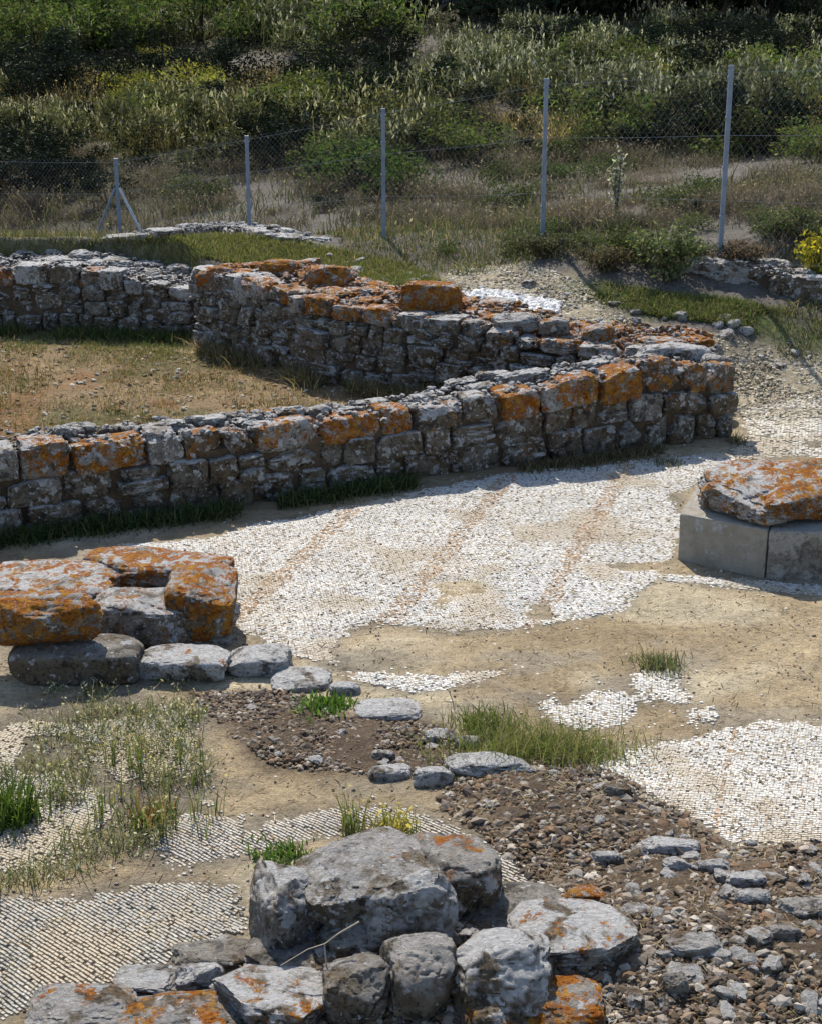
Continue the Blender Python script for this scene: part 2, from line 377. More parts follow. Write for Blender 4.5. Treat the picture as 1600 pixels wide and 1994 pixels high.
# ------------------------------------------------------------------ rocks
_cube = {}
def cube_grid(n):
    if n in _cube: return _cube[n]
    idx = {}; V = []; F = []
    def vid(p):
        k = tuple(p)
        if k not in idx: idx[k] = len(V); V.append(k)
        return idx[k]
    for ax in range(3):
        for sgn in (0, n):
            b, c = (ax + 1) % 3, (ax + 2) % 3
            for i in range(n):
                for j in range(n):
                    q = []
                    for di, dj in ((0, 0), (1, 0), (1, 1), (0, 1)):
                        p = [0, 0, 0]; p[ax] = sgn; p[b] = i + di; p[c] = j + dj; q.append(vid(p))
                    F.append(q if sgn else q[::-1])
    _cube[n] = (np.array(V, float) / n * 2 - 1, np.array(F)); return _cube[n]
def rock_verts(n, p, amp, facets, seed, freq=1.6, fine=.35):
    V, F = cube_grid(n); r = np.random.default_rng(seed)
    ln = (np.abs(V) ** p).sum(1) ** (1 / p); P = V / ln[:, None]
    N = P / np.linalg.norm(P, axis=1)[:, None]
    for k in range(facets):
        d = r.normal(size=3); d /= np.linalg.norm(d)
        h = P @ d; lim = h.max() * r.uniform(.66, .93)
        P = P - np.clip(h - lim, 0, None)[:, None] * d * .92
    o = r.uniform(0, 30, 3); Q = P * freq + o
    d = (fbm(Q, 3) - .5) * 2.4 * amp + (fbm(Q * 4.5, 3) - .5) * 1.4 * amp * fine
    d -= amp * fine * 1.0 * sst(.84, .98, 1 - np.abs(2 * fbm(Q * 1.9 + 5, 3) - 1))           # cracks
    d += amp * fine * .55 * (vnoise(np.stack([Q[:, 0] * .6, Q[:, 1] * .6, P[:, 2] * 5.5 + o[0]], 1)) - .5)   # bedding ledges
    if n > 10: d += (fbm(Q * 13, 2) - .5) * amp * fine * .45
    P = P + N * d[:, None]
    return P, F
def rock_mesh(name, n, p, amp, facets, seed, **k):
    P, F = rock_verts(n, p, amp, facets, seed, **k)
    lo, hi = P.min(0), P.max(0); P = (P - (lo + hi) / 2) / (hi - lo)
    me = mesh_q(name, P, F, M_STONE, smooth=True); me.set_sharp_from_angle(angle=R(30)); return me
BLOCKS = [rock_mesh('dressed_stone', 12, r_, .11, 3, 100 + i, freq=1.6, fine=.75) for i, r_ in enumerate([9, 7, 14, 6, 10, 8, 7, 12, 6, 9, 10, 7, 14, 8, 9, 6, 11, 7])]
FLATS = [rock_mesh('rough_stone', 12, 4.2, .19, 6, 200 + i, fine=.8) for i in range(16)]
SMALL = [rock_mesh('rubble_stone', 6, 3.4, .24, 7, 300 + i, fine=.6) for i in range(16)]
def stone(name, me, loc, dim, rz, colr, parent=None, tilt=0.05):
    o = obj(name, me, parent, loc); o.scale = dim
    o.rotation_euler = (random.gauss(0, tilt), random.gauss(0, tilt), rz)
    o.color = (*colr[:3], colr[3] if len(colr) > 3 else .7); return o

# ------------------------------------------------------------------ walls of separate stones
def lich(lo, hi): return random.uniform(lo, hi)
def wall(name, label, pts, thick, course, blen, lichen, top_pale=.6, core_drop=.09, end_stones=False, rows=2, seed=1, top_or=.35, group=None):
    """pts: (x, y, base z, height) along the front foot, from left to right; stones are parts of the wall"""
    random.seed(seed)
    pts = np.array(pts, float); seg = np.hypot(np.diff(pts[:, 0]), np.diff(pts[:, 1])); S = np.concatenate([[0], np.cumsum(seg)]); L = S[-1]
    root = empty(name, (pts[:, 0].mean(), pts[:, 1].mean(), pts[:, 2].min())); base = np.array(root.location)
    tag(root, label, 'wall', group)
    def at(s): return np.array([np.interp(s, S, pts[:, k]) for k in range(4)])
    def dirn(s):
        a, b = at(max(0, s - .25)), at(min(L, s + .25)); d = b[:2] - a[:2]; return d / np.linalg.norm(d)
    # dark earth and mortar between the stones
    V = []; Q = []
    m = max(2, int(L / .15)); step = 7
    for i, s in enumerate(np.linspace(.06, L - .10, m)):
        p = at(s); d = dirn(s); n = np.array([d[1], -d[0]])
        f = p[:2] - n * .09; b = p[:2] - n * (thick - .06); h = max(.05, p[3] - core_drop - .04 * random.random())
        V += [(*f, p[2] - .1), (*f, p[2] + h * .9), (*(f * .75 + b * .25), p[2] + h), (*(f * .25 + b * .75), p[2] + h), (*b, p[2] + h * .9), (*b, p[2] - .1)]
        if i:
            a = (i - 1) * 6; c = i * 6
            for k in range(5): Q.append((a + k, c + k, c + k + 1, a + k + 1))
    for a in (0, (m - 1) * 6): Q += [(a, a + 1, a + 4, a + 5), (a + 1, a + 2, a + 3, a + 4)]
    obj('core', mesh_q('core', np.array(V) - base, Q, M_CORE), root)
    cnt = 0
    def put(s, inset, z0, z1, ln, dep, flat=False, orange=None, pale=None, white=None, jit=.03, pr=None):
        nonlocal cnt
        p = at(s); d = dirn(s); n = np.array([d[1], -d[0]])
        c = p[:2] - n * (inset + dep / 2 + random.uniform(-jit, jit))
        rz = math.atan2(d[1], d[0]) + random.gauss(0, .04) + (math.pi if random.random() < .5 else 0)
        me = random.choice(FLATS if flat else BLOCKS)
        stone('stone', me, np.array([c[0], c[1], p[2] + (z0 + z1) / 2]) - base, (ln, dep, z1 - z0), rz,
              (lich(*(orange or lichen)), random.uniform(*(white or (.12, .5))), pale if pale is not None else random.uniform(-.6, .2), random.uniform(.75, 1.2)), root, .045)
        cnt += 1
    # front courses
    hs = at
    nc = len(course); cf = np.cumsum([0] + list(course)); cf = cf / cf[-1]
    for k in range(nc):
        s = -random.uniform(0, .15)
        top = k == nc - 1
        while s < L - .06:
            ln = random.uniform(*blen) * (1.2 if top else 1.0)
            if L - s - ln < blen[0] * .6: ln = L - s
            mid = min(L, max(0, s + ln / 2)); h = at(mid)[3]
            z0 = h * cf[k] - .035 + random.uniform(-.02, .02); z1 = h * cf[k + 1] + random.uniform(-.035, .025)
            if z1 - z0 > .05 and h > .05:
                dep = random.uniform(.26, .36)
                lo, hi = lichen
                kw = dict(orange=(lo - .05, hi + .42) if top else (lo * .5, hi * .8), pale=(random.uniform(-.2, .8) * top_pale / .6) if top else random.uniform(-.8, .25), white=(.55, 1.05) if top else (.45, .95))
                if not top and random.random() < .3 and z1 - z0 > .16:
                    zm = z0 + (z1 - z0) * random.uniform(.4, .6)
                    put(mid, random.uniform(-.02, .04), z0, zm + .01, ln * 1.0, dep, False, **kw); kw['pale'] = random.uniform(-.8, .25)
                    put(mid, random.uniform(-.02, .04), zm - .01, z1, ln * random.uniform(.8, .98), dep, random.random() < .4, **kw)
                else:
                    put(mid, random.uniform(-.03, .04), z0, z1 + (.01 if top else 0), ln * 1.0, dep, random.random() < .25, **kw)
            s += ln
    # top stones across the thickness
    for r_ in range(rows):
        s = -random.uniform(0, .2); w = (thick - .3) / rows
        while s < L - .05:
            ln = random.uniform(.22, .5); mid = min(L, max(0, s + ln / 2)); h = at(mid)[3]
            hh = random.uniform(.1, .18)
            if random.random() < .93 and h > .1:
                z1 = h + random.uniform(-.06, .04)
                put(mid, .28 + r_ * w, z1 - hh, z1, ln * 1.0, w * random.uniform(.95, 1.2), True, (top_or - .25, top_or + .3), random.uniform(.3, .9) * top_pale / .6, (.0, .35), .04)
            s += ln * .96
    if end_stones:
        for k in range(nc):
            h = at(L)[3]
            for j in range(2):
                put(L - random.uniform(.14, .2), .33 + j * .22, h * cf[k] - .02, h * cf[k + 1] + .01, random.uniform(.28, .36), .25, False)
    # chips and rubble wedged between the stones, joined
    rr = np.random.default_rng(seed); m = int(L * thick * 260); s_ = rr.uniform(.03, L - .05, m); t_ = rr.uniform(.05, thick - .05, m)
    px_, py_, pz_, ph_ = (np.interp(s_, S, pts[:, k]) for k in range(4)); ds = np.gradient(pts[:, :2], S, axis=0) if len(S) > 1 else None
    dx_, dy_ = np.interp(s_, S, ds[:, 0]), np.interp(s_, S, ds[:, 1]); l_ = np.hypot(dx_, dy_); dx_, dy_ = dx_ / l_, dy_ / l_
    V, F = rock_verts(2, 3.0, .22, 4, seed, fine=.3); sz = np.exp(rr.uniform(math.log(.03), math.log(.09), m))
    an = rr.uniform(0, 6.28, m); W_ = V[None] * rr.uniform(.7, 1.2, (m, len(V), 1)) * (sz[:, None] * rr.uniform(.7, 1.2, (m, 3)) * (1, .8, .6))[:, None, :] * .55
    X_ = W_[..., 0] * np.cos(an)[:, None] - W_[..., 1] * np.sin(an)[:, None] + (px_ - dy_ * t_ - base[0])[:, None]
    Y_ = W_[..., 0] * np.sin(an)[:, None] + W_[..., 1] * np.cos(an)[:, None] + (py_ + dx_ * t_ - base[1])[:, None]
    Z_ = W_[..., 2] + (pz_ + ph_ - core_drop * rr.uniform(.1, .9, m) - base[2])[:, None]
    fo = obj('rubble_fill', mesh_q('rubble_fill', np.stack([X_, Y_, Z_], -1).reshape(-1, 3), (np.arange(m)[:, None, None] * len(V) + F[None]).reshape(-1, 4), M_STONE), root)
    fo['kind'] = 'stuff'; fo.color = (max(0, top_or), .2, .5, 1.0)
    print(name, 'stones', cnt)
    return root

mid_base = [(-120, 1066), (0, 1050), (200, 1024), (400, 999), (600, 968), (800, 936), (1000, 910), (1100, 897), (1250, 876), (1432, 852)]
mid_top = [(-120, 890), (0, 880), (100, 866), (240, 852), (360, 852), (430, 832), (560, 822), (700, 808), (800, 798), (860, 790), (960, 762), (1060, 748), (1150, 722), (1250, 708), (1360, 702), (1432, 712)]
mp = []
for a, b in mid_base:
    w = WZ(a, b, 0.0); ty = np.interp(a, [q[0] for q in mid_top], [q[1] for q in mid_top])
    mp.append((w[0], w[1], 0.0, zat(a, ty, w[1] + .02)))
wall('stone_wall', 'long low ruined wall of lichened stone blocks running across the edge of the mosaic floor', mp, .62, (1.1, .8, 1.0), (.2, .48), (.26, .70),
     top_pale=.4, end_stones=True, rows=2, seed=11, top_or=.32)

def far_wall_pts(base, top, zb=0.0, dy=.02):
    out = []
    for a, b in base:
        w = WZ(a, b, zb); ty = np.interp(a, [q[0] for q in top], [q[1] for q in top])
        out.append((w[0], w[1], zb, zat(a, ty, w[1] + dy)))
    return out
bl = far_wall_pts([(-120, 640), (0, 640), (130, 643), (250, 647), (372, 654)], [(-120, 525), (0, 530), (60, 522), (180, 522), (250, 545), (330, 568), (372, 575)], .05)
wall('rubble_wall', 'grey rubble wall at the left edge in front of the braced fence post', bl, 1.5, (.9, .8, .7, .9), (.16, .38), (.12, .40), top_pale=.8, rows=4, seed=21, top_or=.1)
br = far_wall_pts([(380, 672), (480, 696), (600, 735), (760, 759), (900, 776), (1020, 791), (1180, 808), (1310, 824)],
                  [(380, 535), (450, 540), (540, 560), (600, 590), (700, 612), (800, 622), (880, 632), (950, 645), (1020, 668), (1130, 678), (1230, 690), (1330, 690)], .05)
wall('rubble_wall', 'stepped rubble wall with orange lichened top running back from the corner of the long wall', br, 1.3, (.9, .8, 1, .7, .8), (.18, .40), (.08, .46), top_pale=.6, rows=3, seed=31, top_or=.8)

# pale remnant on the crest by the fence
cr = []
for a, b, h in [(195, 482, .10), (270, 474, .14), (350, 466, .15), (420, 460, .20), (500, 466, .16), (560, 476, .13), (620, 486, .08)]:
    w = WG(a, b); cr.append((w[0], w[1], w[2] - .04, h))
wall('wall_footing', 'low pale remnant of a wall on the grassy crest below the fence posts', cr, .5, (1,), (.3, .6), (.0, .25), top_pale=1.0, rows=1, seed=41, top_or=.12)
cr = []
for a, b, h in [(1330, 545, .2), (1400, 550, .3), (1480, 567, .32), (1560, 590, .3), (1650, 608, .3)]:
    w = WG(a, b); cr.append((w[0], w[1], w[2] - .05, h))
wall('wall_footing', 'low bleached stone kerb in the grass under the yellow bush', cr, .55, (1,), (.5, .9), (-.3, .0), top_pale=1.0, rows=1, seed=43, top_or=-.2)

# ------------------------------------------------------------------ single stones: corners given as a quad on the ground
def hexa(name, label, quad, z0, z1, seed, colr, n=18, p=6, amp=.05, facets=4, cat='stone', fine=.5, rot=None, parent=None, freq=1.6):
    """quad: four (x, y) corners front-left, front-right, back-right, back-left; z1 one height or four"""
    P, F = rock_verts(n, p, amp, facets, seed, fine=fine, freq=freq)
    lo, hi = P.min(0), P.max(0); P = (P - lo) / (hi - lo)
    q = np.array(quad, float); h = np.array(z1 if hasattr(z1, '__len__') else [z1] * 4, float)
    u, v, w = P[:, 0:1], P[:, 1:2], P[:, 2:3]
    xy = q[0] * (1 - u) * (1 - v) + q[1] * u * (1 - v) + q[2] * u * v + q[3] * (1 - u) * v
    ht = h[0] * (1 - u) * (1 - v) + h[1] * u * (1 - v) + h[2] * u * v + h[3] * (1 - u) * v
    z = z0 + w * (ht - z0)
    c = np.array([*q.mean(0), z0])
    if parent is not None: c = c
    me = mesh_q(name, np.concatenate([xy, z], 1) - c, F, M_STONE, smooth=True); me.set_sharp_from_angle(angle=R(30))
    off = np.array(parent.location) if parent is not None else 0
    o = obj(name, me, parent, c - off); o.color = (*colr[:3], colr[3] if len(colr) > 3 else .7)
    if label: tag(o, label, cat if parent is None else None)
    return o
def boulder(name, label, x0, x1, yt, yb, colr, seed, depth=None, hgt=None, zg=None, sink=.04, p=3.6, amp=.10, facets=6, n=18, slope=(1, 1, 1, 1), skew=0., cat='stone', fine=.5):
    """a stone that fills the box x0..x1, yt..yb of the photograph, standing on the land there"""
    w = WG((x0 + x1) / 2, yb) if zg is None else WZ((x0 + x1) / 2, yb, zg)
    dist = math.sqrt(w[0] ** 2 + w[1] ** 2 + (EYE - w[2]) ** 2); m = dist / FPX
    a = math.atan2(EYE - w[2], w[1]); W = (x1 - x0) * m; hp = (yb - yt) * m
    d = depth or W * .6
    d = min(d, hp * .75 / math.sin(a)) if depth is None else d
    H = hgt or max(.05, (hp - d * .85 * math.sin(a)) / math.cos(a))
    L, Rr = w[0] - W / 2, w[0] + W / 2
    y0 = w[1]; y1 = w[1] + d
    q = [(L, y0), (Rr, y0 + skew), (Rr, y1 + skew), (L, y1)]
    k = 1 + (d / w[1])
    q[2] = (w[0] + W / 2 * k, q[2][1]); q[3] = (w[0] - W / 2 * k, q[3][1])
    z0 = w[2] - sink
    return hexa(name, label, q, z0, [w[2] + H * s for s in slope], seed, colr, n, p, amp, facets, cat, fine)

# group at the left
w = boulder('stone_block', 'brown slab foundation stone under the orange boulder at the left edge', 16, 264, 1256, 1338, (.2, .3, -.45, .2), 1, depth=.36, hgt=.19, p=6, amp=.05)
boulder('boulder', 'round boulder thick with orange lichen at the left edge on a brown slab', -60, 190, 1146, 1274, (1.0, .5, .0, .5), 2, depth=.34, zg=.17, sink=.0, p=4.2, amp=.10, facets=5, n=26, fine=.42)
boulder('boulder', 'blocky grey and white stone right beside the round orange boulder', 168, 362, 1134, 1262, (.6, .9, .1, .9), 3, depth=.45, zg=.05, p=5, amp=.10, facets=6, n=26, fine=.42)
boulder('boulder', 'big squared end stone with an orange crown and a broken pale front', 312, 456, 1090, 1254, (.8, .4, .55, .6), 14, depth=.5, zg=.03, p=5, amp=.10, facets=6, slope=(.88, 1.0, 1.0, .95), n=28, fine=.42)
boulder('boulder', 'long flat slab with orange streaks lying behind the end stone', 150, 440, 1072, 1156, (.85, .5, .4, .9), 15, depth=.5, zg=.16, p=5, amp=.10, facets=5, n=30, fine=.42, hgt=.17)
boulder('boulder', 'white and orange flat-topped stone behind the orange boulder at the left edge', -60, 215, 1088, 1215, (.72, .6, .5, 1.0), 4, depth=.6, zg=.08, p=5, amp=.10, n=30, fine=.42)
boulder('stone_block', 'pale stone with a rusty smear directly below the big squared end stone', 262, 442, 1252, 1334, (.5, .3, 1.0, 1.0), 5, depth=.32, p=4.5, n=18)
boulder('stone_block', 'lavender grey stone touching the mosaic between two pale stones', 436, 564, 1250, 1322, (.1, .2, .9, 1.0), 6, depth=.3, p=4.5)
boulder('stone_block', 'smooth white lozenge stone at the mosaic edge', 524, 644, 1306, 1348, (.0, .1, 1.15, 1.1), 7, depth=.3, p=3, facets=3)
boulder('stone_block', 'small flat stone behind a green weed at the mosaic edge', 640, 702, 1330, 1354, (.0, .1, 1.0, 1.), 8, p=3)
boulder('stone_block', 'flat white wedge stone right of the green weed', 688, 820, 1358, 1408, (.0, .1, 1.15, 1.1), 9, depth=.25, p=3.2)
boulder('stone_block', 'thin flake wedged under the big squared end stone', 372, 452, 1236, 1262, (.1, .1, .4), 10, p=4)
for i, (x0, x1, yt, yb, lb, pl) in enumerate([
        (716, 802, 1488, 1524, 'oval pale stone at the left end of the short stone row in the dirt', .7),
        (722, 770, 1462, 1488, 'small rounded stone above the oval pale stone in the dirt', .6),
        (804, 884, 1490, 1536, 'ribbed pale stone in the middle of the short stone row', .8),
        (868, 1032, 1462, 1516, 'long white-topped slab ending the short stone row by the grass clump', 1.0),
        (826, 890, 1426, 1448, 'thin pale flake lying in dark soil left of the grass clump', .9),
        (884, 940, 1432, 1462, 'dark grey flake touching the left side of the grass clump', .5)]):
    boulder('stone_block', lb, x0, x1, yt, yb, (.1, .3, pl * 1.1, 1.0), 20 + i, p=3.4, n=24, amp=.115, fine=.42)

# pier at the right edge
def pier():
    z1 = .335
    L = WZ(1316, 1090)[:2]; C = WZ(1488, 1127)[:2]; Rr = WZ(1650, 1142)[:2]
    root = empty('stone_pier', (*C, 0)); tag(root, 'squared stone pier with an orange lichened capstone at the right edge of the mosaic', 'pier')
    L = np.array(L); C = np.array(C); Rr = np.array(Rr); bk = np.array([.22, .62])
    hexa('block', 'pale square-cut block', [L, C, C + bk, L + bk], -.05, z1, 40, (.1, .1, 1.8, .3), 34, 40, .016, 0, parent=root, fine=.5)
    hexa('block', None, [C + (.002, .004), Rr + (0, .1), Rr + bk, C + bk + (.002, 0)], -.05, z1 - .004, 41, (.35, .1, 1.5, .3), 30, 40, .016, 0, parent=root, fine=.42)
    zc = z1 - .01
    a = WZ(1330, 990, zc)[:2]; b = WZ(1490, 1040, zc)[:2]; c = WZ(1690, 1010, zc)[:2]
    a = np.array(a); b = np.array(b); c = np.array(c)
    e = np.array(WZ(1660, 905, zc + .2)[:2]); f = np.array(WZ(1395, 925, zc + .15)[:2])
    cap = hexa('capstone', 'capstone crusted with orange and white lichen', [a, b + (.03, -.02), e + (.1, -.1), f], zc, [zc + .28, zc + .19, zc + .36, zc + .31], 42, (.70, .6, .6, 1.1), 36, 4.6, .10, 6, parent=root, fine=.42)
    hexa('capstone', None, [b + (-.05, 0), c, c + (0, .6), b + (.1, .62)], zc, [zc + .18, zc + .27, zc + .38, zc + .30], 43, (.9, .4, .1, .8), 30, 4.4, .10, 6, parent=root, fine=.42)
pier()

# orange stones lying on the stepped wall
def on_wall(label, x0, x1, yt, yb, Y, colr, seed):
    z = zat((x0 + x1) / 2, yb, Y); boulder('boulder', label, x0, x1, yt, yb, colr, seed, depth=.3, zg=z, sink=.06, p=3.6, amp=.115, n=26, fine=.42)
on_wall('orange lichened stone with a flat top, rightmost of three lying on the stepped wall', 776, 900, 544, 606, 14.9, (1.0, .2, .2), 51)
on_wall('bright orange peaked stone, middle of three lying on the stepped wall', 588, 690, 514, 562, 16.0, (1.15, .2, .3), 52)
on_wall('yellowish orange stone, leftmost of three lying on the stepped wall', 500, 576, 503, 536, 16.6, (1.1, .2, .4), 53)
on_wall('upright stone with orange lichen at the left end of the stepped wall', 380, 462, 516, 566, 16.72, (.85, .4, .2), 54)
on_wall('white-faced stone wedged on the top edge of the stepped wall', 452, 540, 528, 590, 16.3, (.4, .6, 1.0, 1.1), 55)
on_wall('broad pale slab capping the far corner of the long wall', 1236, 1385, 664, 716, 13.35, (.05, .3, 1.1, 1.1), 56)
on_wall('dark grey stone on the end corner of the long wall', 1365, 1430, 684, 732, 13.2, (.05, .2, .0), 57)
on_wall('orange and violet stone on the stepped wall near the corner', 1130, 1200, 626, 668, 14.0, (.7, .2, .3), 58)
on_wall('flat orange-edged slab on the low end of the stepped wall', 960, 1060, 606, 640, 14.3, (.55, .2, .5), 59)
on_wall('rusty flat stone beside the white gravel patch on the stepped wall', 1050, 1110, 612, 650, 14.2, (.6, .2, .3), 60)

# big stones in the foreground
boulder('boulder', 'upright grey squared stone at the left of the foreground pile', 482, 642, 1684, 1868, (.4, .5, .1, .9), 70, depth=.34, p=5.0, amp=.085, facets=15, n=30, fine=.42, slope=(1, .9, .95, 1.05))
boulder('boulder', 'largest grey boulder in the middle of the foreground pile', 580, 900, 1646, 1830, (.4, .7, -.35, .6), 71, depth=.5, hgt=.24, p=4.4, amp=.115, facets=14, n=28, fine=.42, slope=(.9, .8, 1.1, 1.05))
boulder('boulder', 'rounded grey boulder with one orange lichen spot behind the largest boulder', 742, 976, 1618, 1796, (.55, .1, .1, .4), 72, depth=.4, p=3.4, amp=.10, facets=6, n=30, fine=.42)
boulder('boulder', 'half-buried brown dome of stone right of the largest boulder', 886, 1096, 1742, 1818, (.05, .1, -.6, .2), 73, depth=.35, p=3, amp=.08, facets=3, n=26, fine=.42)
boulder('boulder', 'white-topped angular stone with an orange tip at the right of the foreground pile', 1004, 1244, 1756, 1894, (.5, .3, .2, 1.2), 74, depth=.38, p=5.0, amp=.085, facets=15, n=31, fine=.42, slope=(.8, 1, 1.05, .95))
boulder('boulder', 'white-topped stone with a black shaded front at the bottom of the pile', 868, 1072, 1812, 2000, (.15, .2, -.5, 1.2), 75, depth=.36, p=5.0, amp=.085, facets=15, n=31, fine=.42, slope=(.9, 1, 1.05, .85))
boulder('boulder', 'pale stone with a bright chipped face leaning on the largest boulder', 714, 888, 1704, 1858, (.05, .4, .8, .9), 87, depth=.2, p=5.0, amp=.085, facets=15, n=30, fine=.5, slope=(.7, .75, 1.1, 1.0))
boulder('boulder', 'brown earthy stone below the bright chipped stone at the bottom edge', 740, 886, 1832, 2010, (.2, .2, -.6, .5), 76, depth=.3, p=5.0, amp=.085, facets=15, n=30, fine=.5)
boulder('boulder', 'dark brown stone under the dry stalk at the bottom edge', 628, 772, 1856, 2020, (.2, .2, -.9, .35), 88, depth=.3, p=5.0, amp=.085, facets=15, n=30, fine=.5)
boulder('boulder', 'crumbling brown stone between the largest boulder and the dry stalk', 618, 752, 1794, 1876, (.1, .2, -.7, .3), 89, depth=.2, p=3.4, amp=.14, facets=6, n=26, fine=.5)
boulder('boulder', 'white and rust stone with sharp edges at the bottom edge left of centre', 404, 664, 1872, 2030, (.55, .5, .2, 1.2), 77, depth=.42, p=5.0, amp=.085, facets=15, n=31, fine=.42)
boulder('boulder', 'lavender grey stone at the lower edge of the striped mosaic', 214, 352, 1888, 1952, (.2, .3, .3, .8), 78, depth=.22, p=3.8, amp=.13, n=26, fine=.42)
boulder('boulder', 'small white stone between the lavender stone and the rust stone', 340, 432, 1880, 1936, (.1, .3, .4, .9), 79, p=3.6, amp=.13, n=26, fine=.42)
boulder('boulder', 'orange-brown rounded stone in the bottom left corner', 44, 244, 1926, 2030, (.6, .2, -.5, .6), 80, depth=.28, p=3.6, amp=.13, n=26, fine=.42)
boulder('boulder', 'deep orange stone at the bottom edge below the lavender stone', 228, 462, 1938, 2050, (.66, .2, -.4, .5), 81, depth=.3, p=3.8, amp=.13, n=28, fine=.42)
boulder('boulder', 'small brown stone under the upright grey squared stone', 474, 650, 1832, 1906, (.3, .2, -.7, .3), 82, depth=.26, p=3.6, amp=.11, n=26, fine=.42)
boulder('boulder', 'brown stone with rust streaks at the bottom edge right of centre', 886, 1016, 1924, 2030, (.75, .1, -.8, .2), 83, depth=.25, p=3.6, amp=.11, n=30, fine=.42, sink=.1)
boulder('boulder', 'orange streaked stone at the bottom edge beside the gravel', 1012, 1178, 1908, 2020, (.9, .1, -.5, .3), 84, depth=.3, p=4, amp=.11, n=26, fine=.42)
boulder('boulder', 'flat brown stone beside the striped mosaic left of the pile', 330, 494, 1848, 1896, (.1, .1, -.7, .2), 85, depth=.2, p=3.4, amp=.11, n=26, fine=.42)
boulder('stone_block', 'rust-orange shard lying on the dirt right of the brown dome', 1092, 1180, 1732, 1766, (.95, .0, .0), 86, p=3.4, n=12)
for i, (x0, x1, yt, yb, pl, lb) in enumerate([
        (1236, 1366, 1632, 1668, 1.0, 'flat white stone in the dirt below the right mosaic patch'),
        (1418, 1494, 1700, 1736, .9, 'pale rounded stone in the rubble at the right'),
        (1430, 1504, 1736, 1768, .8, 'whitish stone just below the pale rounded stone in the rubble'),
        (1524, 1620, 1750, 1794, .8, 'grey flat stone at the right edge in the rubble'),
        (1300, 1410, 1820, 1868, .6, 'long grey stone half sunk in the dark rubble'),
        (1150, 1215, 1655, 1690, .8, 'small pale stone in gravel left of the flat white stone'),
        (1290, 1350, 1670, 1704, .7, 'greyish stone right below the flat white stone'),
        (1280, 1340, 1900, 1946, .5, 'dull stone low in the dark rubble right of the orange streaked stone'),
        (1360, 1425, 1680, 1706, .9, 'small white stone in line with the rounded rubble stones'),
        (1490, 1560, 1800, 1836, .3, 'brown slab in the rubble below the grey flat stone'),
        (1170, 1230, 1530, 1556, .1, 'rusty pebble-like stone at the tip of the right mosaic patch')]):
    boulder('stone_block', lb, x0, x1, yt, yb, (.05, .15, pl * 1.0 - .1, pl), 100 + i, p=3.4, n=22, amp=.13, fine=.42)

